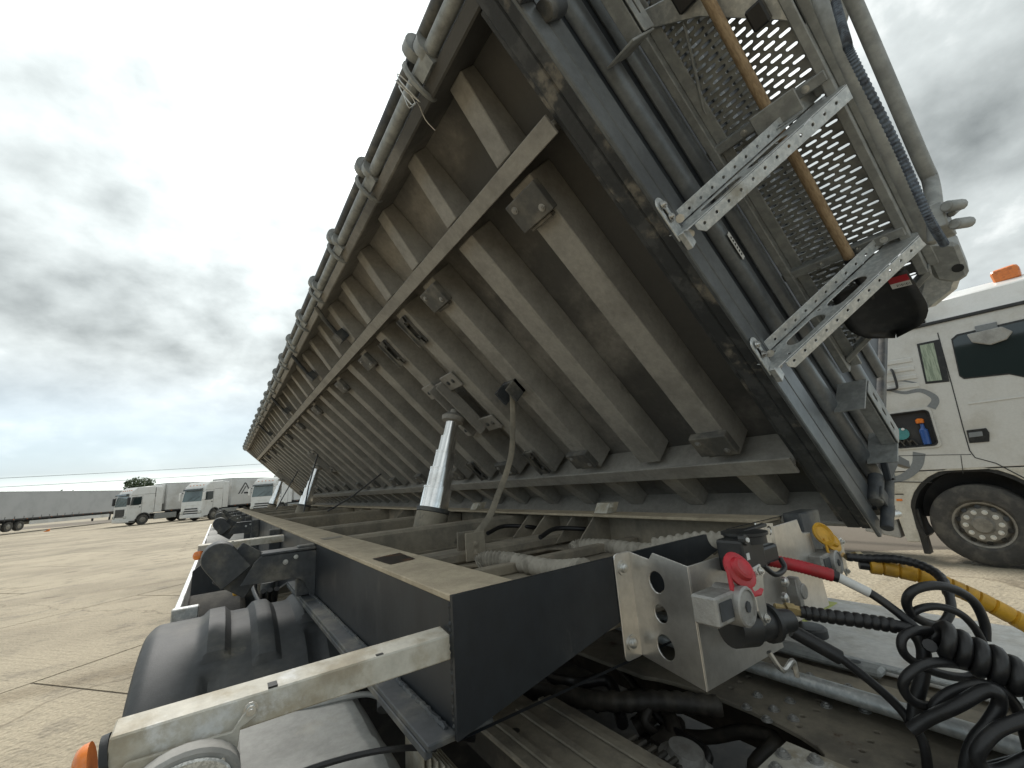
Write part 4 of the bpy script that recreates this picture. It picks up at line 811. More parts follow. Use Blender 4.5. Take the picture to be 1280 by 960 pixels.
# loose loops
LOOPS = [
 ('loose thin black hose arching just below the highest loop', [(1.331,0.342,1.200),(1.305,0.357,1.213),(1.294,0.359,1.233),(1.303,0.341,1.253),(1.331,0.314,1.258),(1.362,0.289,1.243),(1.383,0.276,1.215),(1.395,0.271,1.180),(1.402,0.273,1.136),(1.394,0.266,1.092)], 0.0078),
 ('black hose loop left of the tight coil', [(1.268,0.317,1.224),(1.223,0.334,1.231),(1.196,0.350,1.222),(1.190,0.355,1.199),(1.208,0.349,1.175),(1.250,0.326,1.148),(1.299,0.296,1.133),(1.326,0.275,1.139)], 0.0085),
 ('black hose loop hanging below the tight coil', [(1.329,0.249,1.134),(1.287,0.266,1.158),(1.232,0.293,1.179),(1.183,0.320,1.184),(1.148,0.342,1.170),(1.141,0.354,1.147),(1.154,0.352,1.121),(1.181,0.337,1.105),(1.231,0.316,1.100)], 0.0088),
 ('thick black hose bending over in front at lower right', [(1.130,0.356,1.075),(1.142,0.328,1.100),(1.154,0.285,1.132),(1.178,0.248,1.160),(1.184,0.231,1.162),(1.189,0.234,1.139),(1.176,0.252,1.108),(1.156,0.276,1.074),(1.147,0.295,1.026),(1.150,0.323,0.921)], 0.0110),
 ('black hose arching behind the thick bent hose at lower right', [(1.175,0.333,1.092),(1.177,0.317,1.120),(1.194,0.293,1.141),(1.216,0.260,1.156),(1.236,0.236,1.149),(1.244,0.224,1.127),(1.250,0.222,1.093),(1.261,0.226,1.031)], 0.0095),
 ('thick black hose loop nearest the lower right corner', [(1.234,0.161,1.152),(1.184,0.201,1.133),(1.143,0.235,1.117),(1.122,0.256,1.094),(1.117,0.267,1.071),(1.124,0.260,1.054),(1.148,0.236,1.058),(1.204,0.170,1.105)], 0.0105),
 ('black cable drop going straight down under the loops', [(1.199,0.375,1.059),(1.203,0.366,1.035),(1.202,0.364,1.002),(1.202,0.378,0.909)], 0.0088),
 ('black hose running out low along the right edge', [(1.120,0.337,0.994),(1.140,0.304,1.013),(1.178,0.266,1.031),(1.228,0.219,1.049),(1.268,0.171,1.076)], 0.0110),
]
for lb, pts, r in LOOPS: hose('air_hose', pts, r, 'rubber', lb, 'hose')

# ------------------------------------------------------------------ shovel clipped on the platform arms
sh0 = Vector(BODY(*(1.899,0.415,0.465))); sh1 = Vector(BODY(*(0.824,0.421,0.465))); sd = (sh1 - sh0).normalized()
b = MB(); b.tube([sh0 - sd * 0.25, sh0, sh0.lerp(sh1, 0.33) + Vector((0, 0.003, 0.002)), sh0.lerp(sh1, 0.66), sh1], [0.0165, 0.017, 0.0175, 0.0178, 0.018], 16)
shovel = thing('shovel', 'black-bladed shovel with a wooden handle clipped under the perforated platform', 'shovel', tuple(sh1))
b.build('handle', 'wood', shovel, 0, 60)
b = MB(); b.tube([sh1 - sd * 0.03, sh1 + sd * 0.06, sh1 + sd * 0.17], [0.0205, 0.022, 0.012], 14); b.build('socket', 'black', shovel, 0, 50)
yv = Vector((0, -1, 0)); yv = (yv - sd * yv.dot(sd)).normalized(); zv = sd.cross(yv)
bw = 0.125; bl = 0.28; pts = []; nI, nJ = 10, 8; vs = []; fs = []
for i in range(nI + 1):
    t = i / nI; hw = bw * (0.92 + 0.08 * math.sin(t * 2.2)) * (1 if t < 0.55 else math.sqrt(max(0.0, 1 - ((t - 0.55) / 0.45) ** 2)) * 0.98 + 0.02)
    for k in range(nJ + 1):
        q = (k / nJ * 2 - 1); dish = 0.028 * (1 - q * q) * (0.4 + 0.6 * t)
        vs.append(sh1 + sd * (0.085 + bl * t) + (yv * 0.55 + zv * 0.0).normalized() * (q * hw + 0.012) - zv * (dish - 0.02))
for i in range(nI):
    for k in range(nJ): a_ = i * (nJ + 1) + k; fs.append((a_, a_ + 1, a_ + nJ + 2, a_ + nJ + 1))
b = MB(); b.add(vs, fs); bo = b.build('blade', 'black', shovel, 0, 60); md = bo.modifiers.new('thick', 'SOLIDIFY'); md.thickness = 0.003; md.offset = 0
def onblade(t, q, off): 
    return sh1 + sd * (0.085 + bl * t) + yv * (q * bw + 0.012) - zv * (0.028 * (1 - q * q) * (0.4 + 0.6 * t) - 0.02 - off)
for (ta, tb, m_, nm) in ((0.06, 0.16, 'red', 'price_label'), (0.16, 0.24, 'paper', 'price_label')):
    vs = []; fs = []
    for i in range(3):
        for k in range(4): vs.append(onblade(ta + (tb - ta) * i / 2, 0.45 + 0.45 * k / 3, 0.0045))
    for i in range(2):
        for k in range(3): a_ = i * 4 + k; fs.append((a_, a_ + 1, a_ + 5, a_ + 4))
    b = MB(); b.add(vs, fs); b.build(nm, m_, shovel)
for k in range(9):
    q0 = 0.58 + 0.035 * k; w_ = 0.008 + 0.008 * (k % 3 == 0); b = MB()
    b.add([onblade(0.185, q0, 0.006), onblade(0.185, q0 + w_, 0.006), onblade(0.22, q0 + w_, 0.006), onblade(0.22, q0, 0.006)], [(0, 1, 2, 3)]); b.build('label_print', 'black', shovel)

# ------------------------------------------------------------------ the tractor unit under the neck (its rear end)
tr = thing('tractor_unit', 'rear end of the tractor unit coupled under the trailer neck, with black mudguards', 'truck', (1.08, 1.9, 0))
def tq(nm, mb, m, bev=0.003, sm=None, par=None): return mb.build(nm, m, par or tr, bev, sm)
# black centre mudguard with moulded ribs
YC, ZC, RM = 2.32, 0.435, 0.695
def mudguard(x0, x1, a0, a1, rm, nA=30, pads=True):
    vs = []; fs = []; nX = 64 if pads else 20
    for i in range(nA + 1):
        t = i / nA; a = R(a0 + (a1 - a0) * t)
        for k in range(nX + 1):
            q = k / nX; x = x0 + (x1 - x0) * q
            r = rm
            e_ = min(q, 1 - q)
            if e_ < 0.06: r -= 0.030 * (1 - e_ / 0.06) ** 2
            if pads:
                def bump_(lo, hi, qlo, qhi, h):
                    ft = max(0, min(1, min((t - lo), (hi - t)) / 0.025)); fq = max(0, min(1, min((q - qlo), (qhi - q)) / 0.035)); return h * min(ft, fq)
                r += bump_(0.30, 1.2, 0.26, 0.41, 0.024) + bump_(0.24, 1.2, 0.50, 0.64, 0.024) + bump_(0.40, 1.2, 0.74, 0.93, 0.024)
                r -= bump_(-0.2, 0.27, 0.275, 0.385, 0.016) + bump_(0.12, 0.37, 0.765, 0.875, 0.016)
            vs.append((x, YC - r * math.cos(a), ZC + r * math.sin(a)))
    for i in range(nA):
        for k in range(nX): o_ = i * (nX + 1) + k; fs.append((o_, o_ + 1, o_ + nX + 2, o_ + nX + 1))
    b = MB(); b.add(vs, fs); return b
o = tq('mudguard', mudguard(-0.205, 0.475, 38, 118, RM, 80), 'blackd', 0, 28); md = o.modifiers.new('t', 'SOLIDIFY'); md.thickness = 0.006; md.offset = -1
o = tq('mudguard', mudguard(1.72, 2.36, 38, 118, RM), 'blackd', 0, 28)
o = tq('mudguard', mudguard(-0.205, 0.44, 120, 165, RM - 0.01, 20, False), 'blackd', 0, 28)
# grey front mudguard piece nearest the camera
GP = [(0.02, 0.70), (0.02, 1.02), (0.30, 1.02), (0.36, 1.0)]
vs = []; fs = []; nA, nX = 22, 16
for i in range(nA + 1):
    t = i / nA
    for k in range(nX + 1):
        q = k / nX; x = 0.055 + 0.345 * q
        y = 1.50 - 0.62 * t; z = 1.055 - 0.06 * t * t - 0.25 * max(0, t - 0.7) ** 1.3
        if q > 0.78: z -= 0.10 * ((q - 0.78) / 0.22) ** 2 + 0.02 * (q - 0.78)
        if 0.55 < t and q > 0.12: z += 0.012 * min(1, (t - 0.55) / 0.05)
        if t < 0.06: z -= 0.02 * (1 - t / 0.06)
        if q < 0.04: z -= 0.02
        vs.append((x, y, z))
for i in range(nA):
    for k in range(nX): o_ = i * (nX + 1) + k; fs.append((o_, o_ + 1, o_ + nX + 2, o_ + nX + 1))
b = MB(); b.add(vs, fs); o = tq('mudguard', b, 'greyp', 0, 30); o['label'] = 'grey dusty front mudguard piece'
md = o.modifiers.new('t', 'SOLIDIFY'); md.thickness = 0.006; md.offset = -1
b = MB(); b.tube(spline([(0.137,1.077,1.062), (0.205,1.072,1.062), (0.287,1.049,1.062), (0.362,1.017,1.058), (0.435,1.016,1.030)], 6), 0.006, 6); tq('guard_gap', b, 'rubber', 0, 50)
b = MB(); b.tube(spline([(0.059,1.194,1.050), (0.060,1.309,1.050), (0.064,1.430,1.050), (0.133,1.420,1.050), (0.239,1.372,1.056), (0.359,1.338,1.056), (0.405,1.304,1.045)], 6), 0.007, 6); tq('guard_rim', b, 'greyp', 0, 50)
b = MB(); b.tube(spline([(0.41, 1.50, 1.02), (0.43, 1.42, 1.07), (0.42, 1.33, 1.10), (0.40, 1.25, 1.04)], 5), 0.025, 10); tq('guard_elbow', b, 'blackd', 0, 50)
b = MB()
for k in range(7): b.box(0.405 + 0.012 * k, 0.41 + 0.012 * k, 1.02 - 0.01 * k, 1.13, 0.86, 1.03 - 0.008 * k)
tq('guard_bracket', b, 'galvdust', 0.002)
# drive wheels
for x, ax in ((-0.03, -1), (0.28, -1), (1.88, 1), (2.19, 1)):
    wheel_obj('wheel', (x, YC, 0.515), (ax, 0, 0), 0.515, 0.29, tr, detail=False)
wheel_obj('wheel', (0.02, 3.72, 0.515), (-1, 0, 0), 0.515, 0.34, trailer, detail=False)
b = MB(); b.cyl((0.2, YC, 0.515), (1.9, YC, 0.515), 0.11, 14); b.lathe((1.08, YC - 0.18, 0.55), (0, 1, 0), [(0, 0.08), (0.05, 0.18), (0.3, 0.2), (0.36, 0.1)], 18); tq('drive_axle', b, 'greasy', 0.004, 40)
# frame rails
for x0, x1 in ((0.60, 0.76), (1.42, 1.58)):
    b = MB(); b.box(x0, x1, -1.2, 3.25, 0.985, 0.997); rl = tq('frame_rail', b, 'plate', 0.002)
    b = MB(); b.box(x0 if x0 > 1 else x1 - 0.01, (x0 + 0.01) if x0 > 1 else x1, -1.2, 3.25, 0.74, 0.9849); tq('rail_web', b, 'greasy', 0.001, par=rl)
# ribbed aluminium cover on the near rail
b = MB(); b.box(0.57, 0.80, -0.9, 1.06, 0.998, 1.012); cv = tq('rail_cover', b, 'plate', 0.004)
for x in (0.61, 0.685, 0.76):
    b = MB(); b.box(x - 0.011, x + 0.011, -0.9, 1.055, 1.0121, 1.018); tq('cover_rib', b, 'plate', 0.004, par=cv)
b = MB(); b.lathe((0.625, 0.98, 1.0125), (0, 0, 1), [(0, 0.011), (0.001, 0.011)], 14); tq('cover_hole', b, 'black', 0, par=cv)
# drilled cross plate with the rounded opening
ho = [circ(1.20 + 0.052 * i, 0.60 + 0.012 * (i % 2), 0.007, 8) for i in range(5)] + [circ(1.26 + 0.05 * i, 0.80, 0.007, 8) for i in range(3)] + [circ(1.05 + 0.05 * i, 0.475, 0.007, 8) for i in range(6)] + [circ(1.10 + 0.06 * i, 0.40, 0.008, 8) for i in range(5)]
ol = [(0.88, 0.20), (1.419, 0.20), (1.419, 1.5), (1.12, 1.5)] + [(1.12 + 0.07 * math.cos(R(a)), 0.78 + 0.26 * math.sin(R(a))) for a in range(70, -100, -17)] + [(1.02, 0.50), (0.88, 0.50)]
b = MB(); b.plate(ol, ho, 0.012, (0, 0, 0.955), (1, 0, 0), (0, 1, 0)); cp = tq('cross_plate', b, 'plate', 0.002)
b = MB(); b.box(0.955, 1.10, 0.455, 0.585, 0.9675, 0.979); pl2 = tq('bolt_plate', b, 'galvdust', 0.003, par=cp)
b = MB()
for p in ((0.985, 0.555), (1.04, 0.565), (1.07, 0.515), (1.03, 0.485)): bolt(b, (*p, 0.979), (0, 0, 1), 0.010, 0.010)
for p in ((1.19, 0.72), (1.23, 0.67), (1.27, 0.73), (1.30, 0.66), (1.34, 0.59), (1.22, 0.62), (1.38, 0.52), (1.17, 0.66)): bolt(b, (*p, 0.967), (0, 0, 1), 0.009, 0.008)
tq('bolt', b, 'cast', 0, par=cp)
# rail flange pipes and the lit deck at the right
b = MB(); b.box(1.345, 1.47, 0.05, 1.6, 0.998, 1.006); tq('rail_top_plate', b, 'tan', 0.002)
b = MB(); b.tube([(1.325, -0.2, 1.018), (1.325, 1.3, 1.018)], 0.019, 14); tq('side_tube', b, 'galv', 0, 40)
b = MB(); b.box(1.475, 1.525, 0.50, 1.35, 1.012, 1.035); k_ = tq('slotted_rail', b, 'galvd', 0.008)
b = MB(); b.lathe((1.50, 0.56, 1.0352), (0, 0, 1), [(0, 0.012), (0.0008, 0.012)], 12); b.lathe((1.50, 0.78, 1.0352), (0, 0, 1), [(0, 0.009), (0.0008, 0.009)], 12); b.build('rail_hole', 'black', k_)
b = MB(); b.box(1.53, 2.16, -0.6, 1.02, 1.007, 1.017); dk = tq('catwalk_deck', b, 'walk', 0.003)
b = MB(); b.box(1.53, 1.555, -0.6, 1.02, 1.0175, 1.028); tq('deck_edge', b, 'galv', 0.003, par=dk)
b = MB(); b.box(1.72, 2.1, 0.80, 0.98, 1.0178, 1.0195); tq('reflective_film', b, 'lime', 0, par=dk)
b = MB(); b.lathe((1.68, 0.74, 1.017), (0, 0, 1), [(0, 0.05), (0.022, 0.05), (0.028, 0.044), (0.029, 0.01)], 20); tq('tank_cap', b, 'black', 0, 40, par=dk)
for k in range(14):
    b = MB(); bolt(b, (1.395, 0.1 + 0.09 * k, 1.006), (0, 0, 1), 0.008, 0.007); tq('bolt', b, 'cast', 0, par=dk)
# machinery in the shade between the rails
random.seed(5)
b = MB(); b.box(0.50, 1.70, -0.6, 2.6, 0.60, 0.64); tq('belly_plate', b, 'greasy', 0)
for k in range(11):
    x = 0.80 + random.uniform(0, 0.30); y = random.uniform(0.35, 1.2); z = random.uniform(0.80, 0.93)
    pts = [(x, y, z)]
    for q in range(5): x += random.uniform(-0.09, 0.11); y += random.uniform(-0.05, 0.2); z = min(0.94, max(0.72, z + random.uniform(-0.06, 0.05))); pts.append((x, y, z))
    b = MB(); b.tube(spline(pts, 5), random.choice((0.010, 0.013, 0.018, 0.024)), 8); tq('air_line', b, random.choice(('rubber', 'greasy', 'greasy')), 0, 50)
p = spline([(0.86, 1.3, 0.93), (0.98, 1.05, 0.94), (1.1, 0.92, 0.945), (1.2, 0.8, 0.94)], 14); b = MB(); b.tube(p, [0.028 if i % 3 else 0.024 for i in range(len(p))], 10); tq('wrapped_harness', b, 'greasy', 0, 60)
p = spline([(0.80, 1.0, 0.90), (0.87, 0.80, 0.91), (0.92, 0.62, 0.90), (0.90, 0.4, 0.88)], 14); b = MB(); b.tube(p, [0.03 if i % 4 else 0.027 for i in range(len(p))], 10); tq('wrapped_harness', b, 'rubber', 0, 60)
b = MB(); b.lathe((0.955, 0.78, 0.83), (0.1, -0.2, 1), [(0, 0.06), (0.09, 0.062), (0.1, 0.045), (0.115, 0.04), (0.118, 0.01)], 20); vb = tq('brake_valve', b, 'cast', 0, 40)
b = MB(); b.box(0.86, 0.93, 0.74, 0.90, 0.86, 0.93); 
for k in range(5): b.box(0.862, 0.928, 0.75 + 0.03 * k, 0.765 + 0.03 * k, 0.9301, 0.942)
tq('valve_block', b, 'greasy', 0.004, par=vb)
b = MB(); b.box(1.0, 1.06, 0.82, 0.90, 0.80, 0.9); b.cyl((1.02, 0.74, 0.86), (1.10, 0.66, 0.86), 0.018, 10); tq('valve_port', b, 'greasy', 0.004, par=vb)
for k in range(4):
    b = MB(); b.tube(spline([(0.95 + 0.06 * k, 0.45, 0.86), (1.0 + 0.06 * k, 0.3, 0.87), (1.1 + 0.08 * k, 0.2, 0.92), (1.3 + 0.05 * k, 0.1, 0.93)], 5), 0.016, 8); tq('air_line', b, 'rubber', 0, 50)
# fifth wheel under the neck
b = MB(); b.plate(arc(1.08, 2.0, 0.44, -20, 200, 20) + [(0.80, 2.75), (0.95, 2.75), (1.03, 2.2), (1.13, 2.2), (1.21, 2.75), (1.36, 2.75)][::-1], [], 0.05, (0, 0, 1.09), (1, 0, 0), (0, 1, 0)) if False else b.lathe((1.08, 2.25, 1.08), (0, 0, 1), [(0, 0.40), (0.05, 0.44), (0.07, 0.43)], 28)
tq('fifth_wheel', b, 'greasy', 0.004, 40)
for x in (0.66, 1.5):
    b = MB(); b.box(x - 0.06, x + 0.06, 2.1, 2.4, 0.998, 1.0795); tq('fifth_wheel_bearer', b, 'greasy', 0.004)

# ------------------------------------------------------------------ white truck in the next lane
MX = 8.48
tk = thing('parked_truck', 'white cab-over truck with an orange roof beacon and an open side locker, seen side-on', 'truck', (9.7, 1.0, 0))
def kq(nm, mb, m, bev=0.0, sm=None, par=None): return mb.build(nm, m, par or tk, bev, sm)
def yz(mb, outline, holes, x0, th): return mb.plate(outline, holes, th, (x0, 0, 0), (0, 1, 0), (0, 0, 1))
WC = (1.31, 0.545); AR = 0.70
archp = [(WC[0] + AR * math.cos(R(a)), WC[1] + 0.08 + AR * math.sin(R(a))) for a in range(175, -1, -12)]
HT = [(1.928,2.176), (1.477,2.157), (1.478,1.655), (1.990,1.627)]
hx = [p[0] for p in HT]; hz = [p[1] for p in HT]
hole = rrect(min(hx) + 0.02, max(hx) - 0.03, min(hz) + 0.02, max(hz) - 0.02, 0.05)
b = MB(); yz(b, [(2.17, 1.30), (2.17, 3.42), (-0.05, 3.36), (-0.28, 1.9), (-0.30, 1.30)], [hole], MX, 0.03); side = kq('cab_side', b, 'whited', 0.006)
b = MB(); yz(b, [(2.16, 0.97), (2.16, 1.285), (-0.30, 1.285), (-0.32, 0.42), (0.55, 0.42)] + archp + [(2.03, 0.97)], [], MX + 0.004, 0.03); kq('lower_panel', b, 'sill', 0.006)
b = MB(); yz(b, [(1.99, 0.28), (1.985, 0.80), (2.0, 0.955), (2.19, 0.955), (2.14, 0.28)], [], MX + 0.006, 0.03); kq('rear_skirt', b, 'sill', 0.01)
b = MB(); b.box(MX - 0.004, MX + 0.005, 2.06, 2.13, 0.865, 0.895); kq('side_marker', b, 'orange', 0.003)
# cab solid behind the skin
b = MB(); b.prism([(MX + 0.031, y, z) for y, z in ((2.16, 1.25), (2.16, 1.29), (2.16, 3.42), (-0.05, 3.36), (-0.27, 1.9), (-0.29, 0.9), (0.4, 0.9), (0.5, 1.25))], (2.38, 0, 0))
kq('cab_shell', b, 'farblack', 0)
b = MB(); b.prism([(MX + 0.02, 2.15, 3.425), (MX + 0.10, 2.15, 3.56), (MX + 0.3, 2.12, 3.68), (MX + 2.0, 2.12, 3.68), (MX + 2.3, 2.15, 3.56), (MX + 2.4, 2.15, 3.425)], (0, -0.9, 0.17)); kq('roof', b, 'white', 0.02, 30)
b = MB(); b.add([(MX + 0.02, 1.25, 3.40), (MX + 0.10, 1.25, 3.73), (MX + 0.3, 1.22, 3.85), (MX + 2.0, 1.22, 3.85), (MX + 2.3, 1.25, 3.73), (MX + 2.4, 1.25, 3.40),
                (MX + 0.05, 0.0, 3.37), (MX + 0.15, 0.1, 3.70), (MX + 0.35, 0.15, 3.82), (MX + 1.95, 0.15, 3.82), (MX + 2.25, 0.1, 3.70), (MX + 2.37, 0.0, 3.37)],
               [(0, 1, 7, 6), (1, 2, 8, 7), (2, 3, 9, 8), (3, 4, 10, 9), (4, 5, 11, 10), (5, 4, 3, 2, 1, 0), (6, 7, 8, 9, 10, 11), (0, 6, 11, 5)]); kq('roof', b, 'white', 0.02, 30)
b = MB(); b.beam((MX - 0.012, 2.19, 3.425), (MX - 0.012, -0.05, 3.355), 0.03, 0.05); kq('drip_rail', b, 'black', 0.008)
# rear window with curtain
def quad(pts, x, th=0.006, r=0): 
    b = MB(); yz(b, pts, [], x, th); return b
RW = [(1.400,3.145), (1.149,3.138), (1.189,2.511), (1.437,2.534)]
kq('side_window', quad(RW, MX - 0.008, 0.007), 'black', 0.02)
RW2 = [(1.372,3.111), (1.224,3.107), (1.255,2.551), (1.413,2.565)]
kq('curtain_pane', quad(RW2, MX - 0.011, 0.002), 'curtain', 0.0)
DW = [(1.041,3.102), (0.973,3.152), (0.222,3.155), (0.410,2.335), (0.632,2.476), (1.045,2.512), (1.080,2.567)]
kq('door_window_seal', quad(DW, MX - 0.006, 0.005), 'black', 0.0)
cx_ = sum(p[0] for p in DW) / 7; cz_ = sum(p[1] for p in DW) / 7
kq('door_window', quad([(cx_ + (a - cx_) * 0.955, cz_ + (c - cz_) * 0.93) for a, c in DW], MX - 0.010, 0.003), 'glass', 0.0)
# wind deflector on the window top
b = MB(); dv = [(8.440,0.881,3.115), (8.440,0.553,3.116), (8.440,0.476,3.021), (8.420,0.550,2.932), (8.420,0.700,2.901), (8.420,0.853,2.985)]; b.prism(dv, (0.04, 0, 0)); kq('mirror_arm', b, 'greyp', 0.01)
b = MB(); dv = [(8.460,0.787,3.203), (8.460,0.580,3.197), (8.460,0.592,3.110), (8.460,0.790,3.122)]; b.prism(dv, (0.015, 0, 0)); kq('mirror_bracket', b, 'decal', 0.004)
# door seams
def seam(pts, r=0.006): 
    b = MB(); b.tube([(MX - 0.0015, *p) for p in pts], r, 6); return kq('door_seam', b, 'black', 0)
seam([(1.152,3.238), (1.178,2.450), (1.202,1.847), (1.209,1.537), (1.179,1.436), (1.008,1.348), (0.786,1.120)])
seam([(2.134,1.542), (1.206,1.482)], 0.004); seam([(2.198,1.155), (1.680,1.124)], 0.006); seam([(1.307,1.480), (1.340,1.230)], 0.004)
b = MB(); b.beam((MX - 0.004, *(1.084,2.165)), (MX - 0.004, *(0.448,2.167)), 0.012, 0.02); kq('door_crease', b, 'whited', 0.003)
# door handle
b = MB(); yz(b, [(1.179,1.810), (0.989,1.816), (0.975,1.749), (1.001,1.634), (1.188,1.634)], [], MX - 0.014, 0.012); kq('door_handle', b, 'black', 0.005)
b = MB(); yz(b, [(1.164,1.774), (1.034,1.779), (1.041,1.715), (1.171,1.709)], [], MX - 0.022, 0.007); kq('handle_grip', b, 'decal', 0.003)
# open locker
b = MB(); x1_ = MX + 0.55
ya, yb_, za, zb_ = min(hx) + 0.02, max(hx) - 0.03, min(hz) + 0.02, max(hz) - 0.02
b.add([(MX + 0.03, ya, za), (MX + 0.03, yb_, za), (MX + 0.03, yb_, zb_), (MX + 0.03, ya, zb_), (x1_, ya, za), (x1_, yb_, za), (x1_, yb_, zb_), (x1_, ya, zb_)], [(4, 5, 6, 7), (0, 1, 5, 4), (1, 2, 6, 5), (2, 3, 7, 6), (3, 0, 4, 7)]) if False else None
b = MB(); fr = [rrect(ya - 0.035, yb_ + 0.035, za - 0.035, zb_ + 0.035, 0.05), hole]; yz(b, fr[0], [fr[1]], MX - 0.02, 0.018); kq('locker_frame', b, 'whited', 0.004)
b = MB(); b.tube([(MX - 0.022, p[0], p[1]) for p in hole + [hole[0]]], 0.012, 6); kq('locker_seal', b, 'rubber', 0)
# locker contents on the recessed shelf (proud of the dark shell)
def can(y, z, r, h, m, nm):
    b = MB(); b.lathe((MX + 0.006, y, z), (0, 0, 1), [(0, r * 0.9), (h * 0.7, r), (h * 0.8, r * 0.5), (h, r * 0.45)], 14) ; return kq(nm, b, m, 0, 40)
can(ya + 0.11, za + 0.02, 0.05, 0.30, 'blue', 'locker_bottle'); 
b = MB(); b.lathe((MX - 0.0, ya + 0.12, za + 0.33), (0, 0, 1), [(0, 0.045), (0.05, 0.05), (0.07, 0.03)], 12); kq('locker_bottle_cap', b, 'orange', 0, 40)
b = MB(); b.lathe((MX + 0.01, ya + 0.36, za + 0.20), (-1, 0, 0.2), [(0, 0.09), (0.015, 0.09), (0.016, 0.03)], 16); kq('locker_reel', b, 'teal', 0, 40)
b = MB(); b.lathe((MX + 0.0, ya + 0.33, za + 0.27), (-1, 0, 0.2), [(0, 0.02), (0.01, 0.02)], 10); kq('locker_reel_hub', b, 'paper', 0, 40)
for k in range(5):
    b = MB(); y_ = ya + 0.22 + 0.07 * k; b.tube(spline([(MX + 0.0, y_, za + 0.02), (MX - 0.004, y_ + 0.04, za + 0.1 + 0.02 * (k % 2)), (MX, y_ + 0.09, za + 0.05)], 4), 0.013, 6); kq('locker_strap', b, 'greasy', 0, 50)
# grey vinyl sweeps
def sweep(pts, w0, w1):
    p = spline([(MX - 0.0022, *q) for q in pts], 6); n_ = len(p); vs = []; fs = []
    for i in range(n_):
        d_ = p[min(i + 1, n_ - 1)] - p[max(i - 1, 0)]; d_.normalize(); nn = Vector((0, -d_.z, d_.y)); t = i / (n_ - 1); w_ = w0 * (1 - t) + w1 * t
        vs += [p[i] + nn * w_, p[i] - nn * w_]
    fs = [(2 * i, 2 * i + 1, 2 * i + 3, 2 * i + 2) for i in range(n_ - 1)]
    b = MB(); b.add(vs, fs); kq('vinyl_sweep', b, 'decal', 0)
sweep([(1.962,2.657), (1.762,2.674), (1.510,2.563)], 0.03, 0.008)
sweep([(1.868,2.545), (1.697,2.457), (1.516,2.454), (1.401,2.345), (1.394,2.260), (1.456,2.177)], 0.016, 0.05)
sweep([(2.149,1.519), (2.106,1.357), (2.129,1.165)], 0.01, 0.06)
sweep([(1.723,1.553), (1.790,1.371), (1.947,1.228), (2.129,1.165)], 0.07, 0.04)
# side vents
for k in range(4):
    b = MB(); b.beam((MX - 0.004, 1.86, 2.95 - 0.13 * k), (MX - 0.004, 1.50, 2.93 - 0.13 * k), 0.02, 0.07); kq('air_vent_rib', b, 'whited', 0.009)
b = MB(); b.tube(spline([(MX - 0.03, 2.0, 2.55), (MX - 0.06, 1.78, 2.53), (MX - 0.06, 1.74, 2.58), (MX - 0.06, 1.74, 2.78), (MX - 0.03, 1.76, 2.84)], 4), 0.018, 8); kq('grab_handle', b, 'black', 0, 50)
# wheel arch liner and wheel
b = MB(); outp = [(WC[0] + (AR + 0.0) * math.cos(R(a)), WC[1] + 0.08 + AR * math.sin(R(a))) for a in range(-25, 206, 12)]; inp = [(WC[0] + (AR - 0.05) * math.cos(R(a)), WC[1] + 0.08 + (AR - 0.05) * math.sin(R(a))) for a in range(205, -26, -12)]
b.prism([(MX + 0.012, y, z) for y, z in outp + inp], (0.5, 0, 0)); kq('wheel_arch', b, 'black', 0, 30)
b = MB(); b.box(MX + 0.45, MX + 0.7, 0.5, 2.1, 0.6, 1.24); kq('arch_inner', b, 'farblack', 0)
wheel_obj('wheel', (MX + 0.22, WC[0], WC[1]), (-1, 0, 0), 0.535, 0.36, tk, dish=0.03)
wheel_obj('wheel', (MX + 2.18, WC[0], WC[1]), (1, 0, 0), 0.535, 0.36, tk, detail=False)
b = MB(); b.box(MX + 0.03, MX + 0.20, 1.92, 1.99, 0.12, 0.75); kq('mud_flap', b, 'black', 0.005)
# front bumper corner, windscreen (beyond the right edge of the picture)
b = MB(); b.box(MX + 0.05, MX + 2.35, -0.45, -0.291, 0.35, 1.25); kq('bumper', b, 'whited', 0.04)
b = MB(); b.add([(MX + 0.12, -0.29, 2.02), (MX + 2.3, -0.29, 2.02), (MX + 2.25, -0.09, 3.28), (MX + 0.17, -0.09, 3.28)], [(0, 1, 2, 3)]); kq('windscreen', b, 'glass', 0)
# beacon
q = Vector((8.750,0.384,3.845)); b = MB(); b.prism([q + Vector((0, dy_, dz_)) for dy_, dz_ in ((0.12, -0.07), (0.135, 0.09), (0.10, 0.125), (-0.11, 0.14), (-0.14, 0.10), (-0.13, -0.06))], (0.22, 0, 0)); bc = kq('beacon_lens', b, 'orange', 0.02)
b = MB(); b.box(q.x + 0.01, q.x + 0.21, q.y - 0.12, q.y + 0.11, q.z - 0.115, q.z - 0.071); b.box(q.x + 0.04, q.x + 0.18, q.y - 0.15, q.y + 0.14, q.z - 0.20, q.z - 0.1151); kq('beacon_base', b, 'darkd', 0.01)
